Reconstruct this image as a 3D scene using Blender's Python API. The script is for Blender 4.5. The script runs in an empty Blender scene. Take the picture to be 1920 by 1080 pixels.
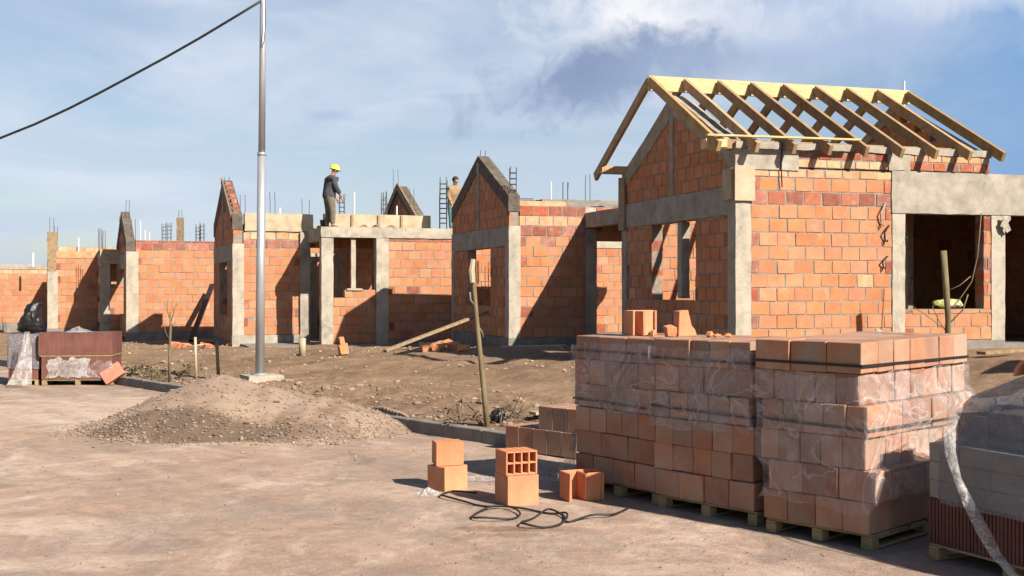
import bpy, bmesh, math, random
from mathutils import Vector, Matrix, noise
R = math.radians
random.seed(7)
scene = bpy.context.scene
COL = scene.collection

# ------------------------------------------------------------------ camera
F, CX, CY, CAMZ = 2200.0, 960.0, 540.0, 2.05
cam_d = bpy.data.cameras.new('camera'); cam = bpy.data.objects.new('camera', cam_d); COL.objects.link(cam)
cam.location = (0, 0, CAMZ); cam.rotation_euler = (R(90), 0, 0)
cam_d.sensor_width = 36; cam_d.lens = 36*F/1920; cam_d.clip_start = .1; cam_d.clip_end = 6000
scene.camera = cam

def at(px, py, Y): return Vector(((px-CX)/F*Y, Y, CAMZ+(CY-py)/F*Y))

# ------------------------------------------------------------------ terrain function
TD = Vector((.762, .647)); SD = Vector((-.647, .762))       # across / along the street
KERB_T = 9.78
def st(x, y): return (SD.x*x+SD.y*y, TD.x*x+TD.y*y)
def xy(s, t): return (SD.x*s+TD.x*t, SD.y*s+TD.y*t)
FL = [(-30, 1.05), (5, 1.03), (12.2, .96), (21.9, .61), (33, .24), (43, .04), (50, .03), (70, .03), (120, .0)]
def zfloor(s):
    if s <= FL[0][0]: return FL[0][1]
    for (a, za), (b, zb) in zip(FL, FL[1:]):
        if s <= b: return za+(zb-za)*(s-a)/(b-a)
    return FL[-1][1]
def sm(x, a, b):
    x = max(0, min(1, (x-a)/(b-a))); return x*x*(3-2*x)
def zg(x, y, rough=True):
    s, t = st(x, y)
    if t < KERB_T+.1: return 0.0
    zf = zfloor(s)
    k = max(0, min(1, (t-10.0)/(15.6-10.0)))
    z = .15+(zf-.15)*k
    if t > 60 or s > 90: z *= max(0, 1-max((t-60)/80, (s-90)/80, 0))
    if rough and t < 45 and -5 < s < 90:
        w = sm(t, 9.9, 10.6)
        z += w*(.07*noise.noise((x*.8, y*.8, 3.1))+.035*noise.noise((x*2.3, y*2.3, 1.7)))
        w2 = w*(1-sm(t, 11.6, 13.0)*.85)
        z -= w*.035*(math.exp(-((t-13.1-.25*math.sin(s*.3))/.22)**2)+math.exp(-((t-14.6-.25*math.sin(s*.3))/.22)**2))
        z += w2*(.05*abs(noise.noise((x*4.5, y*4.5, 9.2)))+.025*noise.noise((x*11, y*11, 5.5)))
    return z
def ground(px, py, Y0=6.0, Y1=90.0):
    """where the view ray through a photo point meets the terrain"""
    Y = Y0
    while Y < Y1:
        p = at(px, py, Y)
        if p.z <= zg(p.x, p.y, False): return p
        Y += .02
    return at(px, py, Y1)
def road(px, py): return at(px, py, F*CAMZ/(py-CY))

# ------------------------------------------------------------------ materials
class NT:
    def __init__(s, m):
        m.use_nodes = True; s.t = m.node_tree; s.n = s.t.nodes; s.l = s.t.links
    def new(s, typ, **kw):
        n = s.n.new(typ)
        for k, v in kw.items():
            if k.startswith('i_'):
                key = k[2:]; key = int(key) if key.isdigit() else key.replace('_', ' ')
                n.inputs[key].default_value = v
            else: setattr(n, k, v)
        return n
    def link(s, a, b): s.l.new(a, b)
    def noise(s, co, scale, detail=4, rough=.6, dist=0.0):
        n = s.new('ShaderNodeTexNoise'); n.inputs['Scale'].default_value = scale; n.inputs['Detail'].default_value = detail
        n.inputs['Roughness'].default_value = rough; n.inputs['Distortion'].default_value = dist
        s.link(co, n.inputs['Vector']); return n.outputs['Fac']
    def ramp(s, fac, stops):
        n = s.new('ShaderNodeValToRGB'); e = n.color_ramp.elements
        while len(e) < len(stops): e.new(.5)
        for el, (p, c) in zip(e, stops):
            el.position = p
            el.color = (c, c, c, 1) if isinstance(c, (int, float)) else (*c, 1)
        s.link(fac, n.inputs['Fac']); return n.outputs['Color']
    def mix(s, fac, a, b, mode='MIX'):
        n = s.new('ShaderNodeMix', data_type='RGBA', blend_type=mode)
        for sock, v in ((n.inputs['Factor'], fac), (n.inputs['A'], a), (n.inputs['B'], b)):
            if hasattr(v, 'is_output') or isinstance(v, bpy.types.NodeSocket): s.link(v, sock)
            elif isinstance(v, (int, float)) and sock.type == 'RGBA': sock.default_value = (v, v, v, 1)
            elif isinstance(v, (int, float)): sock.default_value = v
            else: sock.default_value = (*v, 1)
        return n.outputs['Result']
    def math(s, op, a, b=None, clamp=False):
        n = s.new('ShaderNodeMath', operation=op, use_clamp=clamp)
        for i, v in enumerate((a, b)):
            if v is None: continue
            if isinstance(v, (int, float)): n.inputs[i].default_value = v
            else: s.link(v, n.inputs[i])
        return n.outputs[0]
    def bump(s, h, strength=.4, dist=.02):
        n = s.new('ShaderNodeBump'); n.inputs['Strength'].default_value = strength; n.inputs['Distance'].default_value = dist
        s.link(h, n.inputs['Height']); return n.outputs['Normal']

def coords(nt, kind='Object'): return nt.new('ShaderNodeTexCoord').outputs[kind]
def start(name):
    m = bpy.data.materials.new(name); nt = NT(m)
    b = nt.n['Principled BSDF']
    return m, nt, b
def srgb(r, g, b):
    f = lambda c: ((c/255+.055)/1.055)**2.4 if c > 10 else c/3294.6
    return (f(r), f(g), f(b))

def pm(name, stops, scale=4, detail=5, rough=.85, bump=.3, bscale=30, bdist=.01, island=0.0, objrand=0.0, metal=0.0,
       stretch=None, stain=None, dist=0.0, spec=.3, ribs=0):
    m, nt, b = start(name)
    K = .72
    stops = [(p, tuple(x*K for x in c_)) for p, c_ in stops]
    if stain: stain = (stain[0], tuple(x*K for x in stain[1]), stain[2], stain[3])
    co = coords(nt)
    if stretch:
        mp = nt.new('ShaderNodeMapping'); mp.inputs['Scale'].default_value = stretch; nt.link(co, mp.inputs['Vector']); co = mp.outputs[0]
    c = nt.ramp(nt.noise(co, scale, detail, .65, dist), stops)
    if stain:
        sc, col, lo, hi = stain
        f = nt.ramp(nt.noise(co, sc, 6, .7, .6), [(lo, 0.0), (hi, 1.0)])
        c = nt.mix(f, c, col)
    if island or objrand:
        src = nt.new('ShaderNodeNewGeometry').outputs['Random Per Island'] if island else nt.new('ShaderNodeObjectInfo').outputs['Random']
        k = island or objrand
        hsv = nt.new('ShaderNodeHueSaturation'); nt.link(c, hsv.inputs['Color'])
        v = nt.new('ShaderNodeMapRange', i_3=1-k, i_4=1+k*.75); nt.link(src, v.inputs[0]); nt.link(v.outputs[0], hsv.inputs['Value'])
        r2 = nt.math('FRACT', nt.math('MULTIPLY', src, 17.3))
        h = nt.new('ShaderNodeMapRange', i_3=.5-.012*k, i_4=.5+.022*k); nt.link(r2, h.inputs[0]); nt.link(h.outputs[0], hsv.inputs['Hue'])
        r3 = nt.math('FRACT', nt.math('MULTIPLY', src, 71.7))
        sa = nt.new('ShaderNodeMapRange', i_3=1-k*.6, i_4=1+k*.3); nt.link(r3, sa.inputs[0]); nt.link(sa.outputs[0], hsv.inputs['Saturation'])
        c = hsv.outputs['Color']
    nt.link(c, b.inputs['Base Color'])
    b.inputs['Roughness'].default_value = rough; b.inputs['Metallic'].default_value = metal
    b.inputs['Specular IOR Level'].default_value = spec
    if bump:
        hgt = nt.noise(co, bscale, 6, .7)
        if ribs:
            sx = nt.new('ShaderNodeSeparateXYZ'); nt.link(co, sx.inputs[0])
            w_ = nt.math('SINE', nt.math('MULTIPLY', nt.math('ADD', sx.outputs[0], sx.outputs[1]), ribs))
            hgt = nt.math('ADD', hgt, nt.math('MULTIPLY', w_, .55))
        nt.link(nt.bump(hgt, bump, bdist), b.inputs['Normal'])
    return m

M = {}
M['brick'] = pm('fired_clay', [(.3, (.47, .175, .080)), (.52, (.53, .22, .108)), (.75, (.56, .275, .15))], 2.2, 5, .9, .35, 45, .006, island=.12,
                stain=(2.6, (.44, .32, .235), .56, .76))
M['brick_red'] = pm('red_clay', [(.3, (.26, .080, .052)), (.55, (.38, .125, .078)), (.75, (.50, .30, .21))], 6, 6, .9, .5, 40, .01, island=.3)
M['brick_pale'] = pm('pale_clay', [(.3, (.52, .25, .13)), (.55, (.60, .36, .21)), (.8, (.62, .47, .32))], 5, 6, .9, .4, 40, .01, island=.2)
M['mortar'] = pm('mortar', [(.3, (.22, .18, .145)), (.6, (.34, .285, .235)), (.8, (.46, .40, .34))], 7, 6, .95, .7, 30, .02)
M['concrete'] = pm('cast_concrete', [(.28, (.24, .21, .175)), (.5, (.36, .325, .275)), (.72, (.47, .43, .37))], 2.6, 8, .92, .5, 24, .015,
                   stain=(1.1, (.22, .195, .17), .55, .75))
M['concrete_pale'] = pm('pale_concrete', [(.3, (.33, .295, .245)), (.5, (.44, .395, .325)), (.75, (.53, .48, .40))], 3, 7, .92, .6, 24, .015,
                        stain=(2.0, (.24, .21, .175), .52, .72))
M['dark_mortar'] = pm('dark_mortar', [(.3, (.085, .07, .055)), (.55, (.15, .125, .10)), (.8, (.24, .205, .17))], 4, 8, .95, .9, 16, .03)
M['plinth'] = pm('plinth_cement', [(.3, (.17, .155, .14)), (.6, (.27, .245, .22)), (.8, (.36, .33, .29))], 3, 7, .95, .5, 20, .02)
M['timber'] = pm('new_timber', [(.3, (.54, .38, .17)), (.55, (.66, .50, .25)), (.8, (.70, .56, .33))], 3, 5, .75, .2, 40, .004, stretch=(1, 1, 8), objrand=.12)
M['rafter_wood'] = pm('rafter_wood', [(.3, (.30, .175, .075)), (.55, (.43, .285, .14)), (.8, (.52, .37, .20))], 5, 7, .8, .4, 40, .006, stretch=(6, 1, 1), objrand=.22)
M['timber_old'] = pm('weathered_timber', [(.3, (.20, .13, .075)), (.55, (.33, .235, .14)), (.8, (.44, .34, .22))], 4, 6, .85, .4, 40, .006, stretch=(3, 3, 3), objrand=.15)
M['board'] = pm('formwork_board', [(.3, (.36, .29, .19)), (.55, (.48, .405, .285)), (.8, (.55, .49, .38))], 3, 6, .8, .3, 30, .006,
                stain=(2.2, (.36, .29, .21), .58, .75))
M['pallet_wood'] = pm('pallet_wood', [(.3, (.27, .19, .095)), (.55, (.40, .30, .155)), (.8, (.48, .38, .22))], 5, 5, .85, .3, 40, .005, objrand=.15)
M['steel_dark'] = pm('rebar_steel', [(.3, (.06, .055, .055)), (.6, (.12, .10, .09)), (.8, (.2, .13, .09))], 8, 4, .6, .2, 60, .003, metal=.4)
M['galv'] = pm('galvanised_steel', [(.3, (.42, .44, .47)), (.6, (.56, .58, .61)), (.8, (.66, .68, .70))], 5, 6, .42, .1, 40, .002, metal=.55, stretch=(1, 1, .3))
M['pvc'] = pm('white_pvc', [(.3, (.70, .70, .68)), (.7, (.80, .80, .79))], 5, 3, .45, .0)
M['black'] = pm('black_plastic', [(.3, (.008, .008, .009)), (.7, (.022, .022, .025))], 5, 3, .38, .5, 9, .03, spec=.5)
M['rubber'] = pm('black_rubber', [(.3, (.012, .012, .013)), (.7, (.035, .033, .03))], 9, 3, .55, .2, 60, .002)
M['strap'] = pm('black_strap', [(.3, (.012, .011, .011)), (.7, (.03, .025, .024))], 9, 3, .4, .1, 60, .002)
M['stack_brick'] = pm('stacked_block_clay', [(.3, (.36, .17, .105)), (.5, (.44, .22, .135)), (.75, (.49, .28, .19))], 3, 6, .9, .35, 60, .006, objrand=.26, ribs=260,
                      stain=(1.5, (.39, .31, .24), .47, .66))
M['loose_brick'] = pm('loose_block_clay', [(.3, (.56, .20, .09)), (.55, (.66, .27, .13)), (.8, (.70, .36, .2))], 3, 6, .9, .35, 60, .006, objrand=.12, ribs=260, stain=(4, (.46, .33, .24), .56, .75))
M['tile_brown'] = pm('brown_tile', [(.3, (.135, .048, .036)), (.55, (.19, .072, .054)), (.8, (.24, .10, .078))], 3, 5, .8, .2, 50, .004, objrand=.1)
M['salmon'] = pm('salmon_clay', [(.3, (.46, .175, .115)), (.55, (.54, .23, .16)), (.8, (.58, .29, .21))], 4, 6, .9, .3, 50, .005)
M['grey_block'] = pm('grey_block', [(.3, (.25, .235, .20)), (.55, (.33, .31, .27)), (.8, (.42, .40, .35))], 3, 5, .9, .3, 40, .006, objrand=.1)
M['bark'] = pm('bark', [(.3, (.11, .085, .045)), (.55, (.21, .17, .095)), (.8, (.34, .28, .17))], 7, 6, .9, .5, 40, .01, stretch=(1, 1, .25))
M['twig'] = pm('dry_twig', [(.3, (.10, .075, .05)), (.7, (.24, .18, .12))], 8, 4, .9, .2, 40, .004)
M['leaf'] = pm('weed_leaf', [(.3, (.05, .075, .02)), (.6, (.10, .12, .035)), (.8, (.2, .19, .07))], 6, 3, .7, .0)
M['jacket'] = pm('dark_cloth', [(.3, (.038, .038, .048)), (.7, (.095, .093, .108))], 9, 5, .95, .4, 30, .01)
M['trousers'] = pm('dusty_cloth', [(.3, (.10, .082, .066)), (.7, (.21, .175, .14))], 6, 5, .95, .4, 30, .01)
M['tan_cloth'] = pm('tan_cloth', [(.3, (.22, .15, .09)), (.7, (.38, .27, .17))], 8, 5, .95, .4, 30, .01)
M['teal_cloth'] = pm('teal_cloth', [(.3, (.06, .17, .17)), (.7, (.12, .28, .28))], 8, 5, .95, .4, 30, .01)
M['skin'] = pm('skin', [(.3, (.33, .18, .12)), (.7, (.42, .25, .17))], 9, 3, .6, .0)
M['hair'] = pm('hair', [(.3, (.02, .014, .01)), (.7, (.05, .035, .025))], 30, 3, .7, .2, 80, .004)
M['helmet'] = pm('yellow_helmet', [(.3, (.62, .74, .05)), (.7, (.74, .84, .10))], 4, 2, .35, .0)
M['bag_yellow'] = pm('yellow_bag', [(.35, (.26, .27, .06)), (.5, (.42, .43, .16)), (.6, (.62, .60, .48))], 4, 3, .5, .5, 14, .03)
M['boot'] = pm('boot_leather', [(.3, (.04, .03, .022)), (.7, (.10, .075, .055))], 9, 3, .8, .2, 40, .004)

def film(name, tint, opac, opac2, rough=.22, scale=2.2):
    m, nt, b = start(name)
    co = coords(nt)
    n = nt.noise(co, scale, 6, .62, 1.6)
    b.inputs['Base Color'].default_value = (*tint, 1); b.inputs['Roughness'].default_value = rough
    b.inputs['Specular IOR Level'].default_value = .6
    nt.link(nt.bump(nt.noise(co, scale*3.5, 5, .6, 2.2), .8, .035), b.inputs['Normal'])
    tr = nt.new('ShaderNodeBsdfTransparent')
    mx = nt.new('ShaderNodeMixShader')
    f = nt.ramp(n, [(.36, opac), (.68, opac2)])
    cr = nt.math('ABSOLUTE', nt.math('SUBTRACT', nt.noise(co, scale*.9, 2, .45, 1.2), .5))
    f = nt.math('MAXIMUM', f, nt.math('MULTIPLY', nt.ramp(cr, [(.0, 1.0), (.030, 0.0)]), min(.80, opac2+.08)))
    nt.link(f, mx.inputs[0]); nt.link(tr.outputs[0], mx.inputs[1]); nt.link(b.outputs[0], mx.inputs[2])
    nt.link(mx.outputs[0], nt.n['Material Output'].inputs['Surface'])
    return m
M['film'] = film('stretch_film', (.50, .46, .48), .03, .36, .15)
M['film_thick'] = film('thick_film', (.18, .182, .205), .42, .78, .16, 1.6)
M['film_white'] = film('white_film', (.50, .49, .48), .22, .75, .25, 5)

def earth(name, kind):
    m, nt, b = start(name)
    co = coords(nt)
    n1 = nt.noise(co, .22, 6, .62, .5); n2 = nt.noise(co, .9, 8, .7, .4); n3 = nt.noise(co, 6, 8, .75); n4 = nt.noise(co, 42, 4, .7)
    if kind == 'road':
        c = nt.ramp(n2, [(.28, (.36, .29, .235)), (.45, (.48, .375, .29)), (.6, (.56, .445, .345)), (.8, (.60, .50, .40))])
        c = nt.mix(nt.ramp(n1, [(.42, .75), (.55, 0.0)]), c, (.40, .34, .30))
        wv = nt.new('ShaderNodeMapping'); wv.inputs['Scale'].default_value = (1.2, .75, 1); wv.inputs['Location'].default_value = (4.3, 1.1, 0); nt.link(co, wv.inputs[0])
        w = nt.ramp(nt.noise(wv.outputs[0], .55, 9, .72, .6), [(.50, 0.0), (.66, .95)])
        c = nt.mix(w, c, (.86, .73, .61))
        ov = nt.new('ShaderNodeMapping'); ov.inputs['Location'].default_value = (13.1, 7.7, 2); nt.link(co, ov.inputs[0])
        o = nt.ramp(nt.noise(ov.outputs[0], .7, 8, .75, .4), [(.53, 0.0), (.72, .6)])
        c = nt.mix(o, c, (.50, .27, .17))
        # damp patches on the slab in front of the loose blocks
        sep = nt.new('ShaderNodeSeparateXYZ'); nt.link(co, sep.inputs[0])
        for (ex, ey, rx, ry, k) in ((-.12, 10.0, .42, .14, .75), (.33, 9.98, .40, .12, .7), (.05, 9.75, .3, .1, .5)):
            dx = nt.math('DIVIDE', nt.math('SUBTRACT', sep.outputs[0], ex), rx); dy = nt.math('DIVIDE', nt.math('SUBTRACT', sep.outputs[1], ey), ry)
            d = nt.math('ADD', nt.math('MULTIPLY', dx, dx), nt.math('MULTIPLY', dy, dy))
            d = nt.math('ADD', d, nt.math('MULTIPLY', nt.math('SUBTRACT', n3, .5), 2.6))
            c = nt.mix(nt.math('MULTIPLY', nt.ramp(d, [(.35, 1.0), (1.0, 0.0)]), k), c, (.24, .155, .09))
        for (ex, ey, rx, ry, k) in ((-7.2, 19.8, 3.4, 3.0, .75), (-4.4, 10.1, 1.1, .45, .7), (-3.2, 8.75, .9, .3, .6), (-5.4, 14.0, 1.5, .8, .4), (1.2, 8.55, 1.2, .25, .5), (-1.2, 11.8, 1.2, .7, .3)):
            dx = nt.math('DIVIDE', nt.math('SUBTRACT', sep.outputs[0], ex), rx); dy = nt.math('DIVIDE', nt.math('SUBTRACT', sep.outputs[1], ey), ry)
            d = nt.math('ADD', nt.math('MULTIPLY', dx, dx), nt.math('MULTIPLY', dy, dy))
            d = nt.math('ADD', d, nt.math('MULTIPLY', nt.math('SUBTRACT', n2, .5), 4.5))
            c = nt.mix(nt.math('MULTIPLY', nt.ramp(d, [(.2, 1.0), (1.0, 0.0)]), k), c, (.80, .68, .56))
        pk = nt.new('ShaderNodeMapping'); pk.inputs['Location'].default_value = (3.7, 21.1, 5); nt.link(co, pk.inputs[0])
        c = nt.mix(nt.ramp(nt.noise(pk.outputs[0], 1.1, 7, .7, .8), [(.42, 0.0), (.62, .55)]), c, (.56, .40, .33))
        c = nt.mix(nt.ramp(nt.noise(pk.outputs[0], 1.7, 9, .75, .5), [(.50, 0.0), (.62, .6)]), c, (.40, .345, .31))
        n5 = nt.noise(pk.outputs[0], 3.2, 11, .82, 1.2)
        c = nt.mix(.75, c, nt.ramp(n5, [(.34, .36), (.5, .5), (.66, .63)]), 'OVERLAY')
        c = nt.mix(nt.ramp(nt.noise(pk.outputs[0], 5.0, 8, .8, 1.0), [(.60, 0.0), (.68, .8)]), c, (.84, .74, .64))
        c = nt.mix(nt.ramp(nt.noise(pk.outputs[0], 7.5, 5, .7, .4), [(.66, 0.0), (.72, .7)]), c, (.30, .235, .19))
        c = nt.mix(nt.ramp(n3, [(.35, .45), (.55, 0.0)]), c, nt.mix(.5, c, (.24, .19, .15)))
        c = nt.mix(.55, c, nt.ramp(n4, [(.25, .35), (.5, .5), (.8, .62)]), 'OVERLAY')
        bs, bd = .8, .025
    else:
        c = nt.ramp(n2, [(.25, (.20, .125, .078)), (.45, (.31, .20, .127)), (.62, (.40, .27, .175)), (.85, (.47, .335, .23))])
        c = nt.mix(nt.ramp(n1, [(.40, .7), (.58, 0.0)]), c, (.43, .29, .19))
        c = nt.mix(nt.ramp(n3, [(.33, .8), (.52, 0.0)]), c, nt.mix(.55, c, (.10, .07, .045)))
        c = nt.mix(.6, c, nt.ramp(n4, [(.25, .3), (.5, .5), (.8, .68)]), 'OVERLAY')
        bs, bd = .8, .05
    # streaks worn along the street by wheels and water
    sp = nt.new('ShaderNodeSeparateXYZ'); nt.link(co, sp.inputs[0])
    sv = nt.math('ADD', nt.math('MULTIPLY', sp.outputs[0], -.647*.22), nt.math('MULTIPLY', sp.outputs[1], .762*.22))
    tv = nt.math('ADD', nt.math('MULTIPLY', sp.outputs[0], .762*1.7), nt.math('MULTIPLY', sp.outputs[1], .647*1.7))
    cb = nt.new('ShaderNodeCombineXYZ'); nt.link(sv, cb.inputs[0]); nt.link(tv, cb.inputs[1])
    stf = nt.noise(cb.outputs[0], 1.0, 6, .65, .3)
    c = nt.mix(.5, c, nt.ramp(stf, [(.30, .36), (.5, .5), (.70, .64)]), 'OVERLAY')
    kk = (.59, .55, .53) if kind == 'road' else (.60, .60, .60)
    c = nt.mix(1.0, c, kk, 'MULTIPLY')
    nt.link(c, b.inputs['Base Color']); b.inputs['Roughness'].default_value = .95; b.inputs['Specular IOR Level'].default_value = .15
    h = nt.math('ADD', nt.math('MULTIPLY', n3, 1.0), nt.math('MULTIPLY', n4, .35))
    nt.link(nt.bump(h, bs, bd), b.inputs['Normal'])
    return m
M['road'] = earth('dusty_road', 'road'); M['soil'] = earth('bare_soil', 'soil')
M['sand'] = pm('gravelly_sand', [(.28, (.235, .165, .122)), (.48, (.33, .238, .178)), (.68, (.40, .295, .222))], 1.3, 10, .95, .8, 35, .02,
               stain=(.5, (.20, .13, .086), .52, .62))
M['stone'] = pm('rubble_stone', [(.3, (.20, .145, .108)), (.55, (.295, .22, .17)), (.8, (.42, .335, .27))], 3, 5, .95, .4, 30, .01, island=.38)

# ------------------------------------------------------------------ mesh builder
def damp(m, spots, col):
    """fresh damp sand: patches with a place and outline of their own"""
    nt = NT(m); b = nt.n['Principled BSDF']; src = b.inputs['Base Color'].links[0].from_socket
    pos = nt.new('ShaderNodeNewGeometry').outputs['Position']; sp = nt.new('ShaderNodeSeparateXYZ'); nt.link(pos, sp.inputs[0])
    nz = nt.noise(pos, 1.6, 8, .75, .8); c = src
    for (ex, ey, rx, ry, k) in spots:
        dx = nt.math('DIVIDE', nt.math('SUBTRACT', sp.outputs[0], ex), rx); dy = nt.math('DIVIDE', nt.math('SUBTRACT', sp.outputs[1], ey), ry)
        d = nt.math('ADD', nt.math('ADD', nt.math('MULTIPLY', dx, dx), nt.math('MULTIPLY', dy, dy)), nt.math('MULTIPLY', nt.math('SUBTRACT', nz, .5), 3.4))
        c = nt.mix(nt.math('MULTIPLY', nt.ramp(d, [(.55, 1.0), (1.0, 0.0)]), k), c, col)
    nt.link(c, b.inputs['Base Color'])
damp(M['sand'], ((-5.0, 16.2, 1.0, .38, .9), (-4.1, 15.75, .9, .5, .95), (-3.3, 15.6, .6, .4, .6), (-2.4, 15.9, .5, .3, .4)), (.115, .078, .055))

class MB:
    def __init__(s): s.v = []; s.f = []; s.m = []
    def add(s, verts, faces, m=0):
        o = len(s.v); s.v += [tuple(v) for v in verts]; s.f += [tuple(i+o for i in f) for f in faces]; s.m += [m]*len(faces)
    def hexa(s, p, m=0):       # p: 4 bottom (ccw) + 4 top
        s.add(p, [(3, 2, 1, 0), (4, 5, 6, 7), (0, 1, 5, 4), (1, 2, 6, 5), (2, 3, 7, 6), (3, 0, 4, 7)], m)
    def box(s, x0, x1, y0, y1, z0, z1, m=0, j=0.0):
        q = (lambda: random.uniform(-j, j)) if j else (lambda: 0)
        s.hexa([(x+q(), y+q(), z+q()) for z in (z0, z1) for x, y in ((x0, y0), (x1, y0), (x1, y1), (x0, y1))], m)
    def beam(s, a, b, w, h, m=0, up=(0, 0, 1)):   # bar from a to b, w sideways, h along up
        a = Vector(a); b = Vector(b); d = (b-a).normalized(); up = Vector(up)
        if abs(d.dot(up)) > .99: up = Vector((0, 1, 0))
        sd = d.cross(up).normalized(); u = sd.cross(d).normalized()
        q = lambda p, i, k: p+sd*(i*w/2)+u*(k*h/2)
        s.hexa([q(a, -1, -1), q(a, 1, -1), q(b, 1, -1), q(b, -1, -1), q(a, -1, 1), q(a, 1, 1), q(b, 1, 1), q(b, -1, 1)][:], m)
    def tube(s, pts, r, n=8, m=0, cap=True):
        pts = [Vector(p) for p in pts]; rs = r if isinstance(r, (list, tuple)) else [r]*len(pts)
        rings = []
        ref = None
        for i, p in enumerate(pts):
            d = (pts[min(i+1, len(pts)-1)]-pts[max(i-1, 0)]).normalized()
            if ref is None: ref = Vector((1, 0, 0)) if abs(d.x) < .9 else Vector((0, 1, 0))
            sd = d.cross(ref).normalized(); u = sd.cross(d).normalized(); ref = u
            rings.append([p+(sd*math.cos(2*math.pi*k/n)+u*math.sin(2*math.pi*k/n))*rs[i] for k in range(n)])
        vs = [v for ring in rings for v in ring]; fs = []
        for i in range(len(pts)-1):
            for k in range(n):
                fs.append((i*n+k, (i+1)*n+k, (i+1)*n+(k+1) % n, i*n+(k+1) % n))
        if cap: fs.append(tuple(range(n))); fs.append(tuple(reversed([(len(pts)-1)*n+k for k in range(n)])))
        s.add(vs, fs, m)
    def poly(s, pts, axis, a0, a1, m=0):   # polygon of (l,z) extruded along x (axis 'x') or y
        n = len(pts)
        mk = (lambda l, z, a: (a, l, z)) if axis == 'x' else (lambda l, z, a: (l, a, z))
        vs = [mk(l, z, a0) for l, z in pts]+[mk(l, z, a1) for l, z in pts]
        s.add(vs, [tuple(range(n)), tuple(reversed(range(n, 2*n)))]+[(i, i+n, (i+1) % n+n, (i+1) % n) for i in range(n)], m)
    def rbox(s, x0, x1, y0, y1, z0, z1, m=0, cell=.16, amp=.008, seed=0):   # cast piece: every face gridded, verts shifted a little
        nx, ny, nz = [max(1, min(60, int(round((b-a)/cell)))) for a, b in ((x0, x1), (y0, y1), (z0, z1))]
        idx = {}; vs = []
        def V(i, j, k):
            if (i, j, k) not in idx:
                p = Vector((x0+(x1-x0)*i/nx, y0+(y1-y0)*j/ny, z0+(z1-z0)*k/nz))
                d = noise.noise_vector(p*3.1+Vector((seed*7.3, seed*1.9, 2)))*amp+noise.noise_vector(p*11+Vector((seed, 3, seed)))*amp*.6
                # knock the corners back
                ex = (i in (0, nx))+(j in (0, ny))+(k in (0, nz))
                c = Vector(((x0+x1)/2, (y0+y1)/2, (z0+z1)/2))
                if ex >= 2:
                    q = p-c
                    sgn = Vector((math.copysign(1, q.x) if i in (0, nx) else 0, math.copysign(1, q.y) if j in (0, ny) else 0, math.copysign(1, q.z) if k in (0, nz) else 0))
                    p = p-sgn*(.004+.012*max(0, noise.noise(p*6+Vector((seed, 0, 5)))))
                idx[(i, j, k)] = len(vs); vs.append(p+d)
            return idx[(i, j, k)]
        fs = []
        for i in range(nx):
            for j in range(ny):
                fs += [(V(i, j, 0), V(i, j+1, 0), V(i+1, j+1, 0), V(i+1, j, 0)), (V(i, j, nz), V(i+1, j, nz), V(i+1, j+1, nz), V(i, j+1, nz))]
        for i in range(nx):
            for k in range(nz):
                fs += [(V(i, 0, k), V(i+1, 0, k), V(i+1, 0, k+1), V(i, 0, k+1)), (V(i, ny, k), V(i, ny, k+1), V(i+1, ny, k+1), V(i+1, ny, k))]
        for j in range(ny):
            for k in range(nz):
                fs += [(V(0, j, k), V(0, j, k+1), V(0, j+1, k+1), V(0, j+1, k)), (V(nx, j, k), V(nx, j+1, k), V(nx, j+1, k+1), V(nx, j, k+1))]
        s.add(vs, fs, m)
    def build(s, name, mats, parent=None, world=False, smooth=False, bevel=0.0):
        me = bpy.data.meshes.new(name)
        vs = s.v
        if world and parent is not None:
            inv = wm(parent).inverted(); vs = [tuple(inv @ Vector(v)) for v in vs]
        me.from_pydata(vs, [], s.f)
        mats = mats if isinstance(mats, (list, tuple)) else [mats]
        for mm in mats: me.materials.append(M[mm] if isinstance(mm, str) else mm)
        me.polygons.foreach_set('material_index', s.m)
        if smooth: me.polygons.foreach_set('use_smooth', [True]*len(s.f))
        bm = bmesh.new(); bm.from_mesh(me); bmesh.ops.recalc_face_normals(bm, faces=bm.faces); bm.to_mesh(me); bm.free()
        me.update()
        o = bpy.data.objects.new(name, me); COL.objects.link(o)
        if parent is not None: o.parent = parent
        if bevel:
            b = o.modifiers.new('edge', 'BEVEL'); b.width = bevel; b.segments = 1; b.limit_method = 'ANGLE'; b.angle_limit = R(40)
        return o
def wm(o): 
    m = Matrix.LocRotScale(o.location, o.rotation_euler, o.scale)
    return wm(o.parent) @ m if o.parent else m
def tag(o, label=None, cat=None, group=None, kind=None):
    if label: o['label'] = label
    if cat: o['category'] = cat
    if group: o['group'] = group
    if kind: o['kind'] = kind
    return o
def empty(name, loc, rz=0, label=None, cat=None, group=None):
    o = bpy.data.objects.new(name, None); COL.objects.link(o); o.empty_display_size = .2
    o.location = loc; o.rotation_euler = (0, 0, rz)
    return tag(o, label, cat, group)
def recenter(o, base=True):
    """move a single mesh's origin to the middle of its base"""
    me = o.data; n = len(me.vertices)
    xs = [v.co.x for v in me.vertices]; ys = [v.co.y for v in me.vertices]; zs = [v.co.z for v in me.vertices]
    c = Vector(((min(xs)+max(xs))/2, (min(ys)+max(ys))/2, min(zs)))
    me.transform(Matrix.Translation(-c)); o.location = o.location+c
    return o

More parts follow.
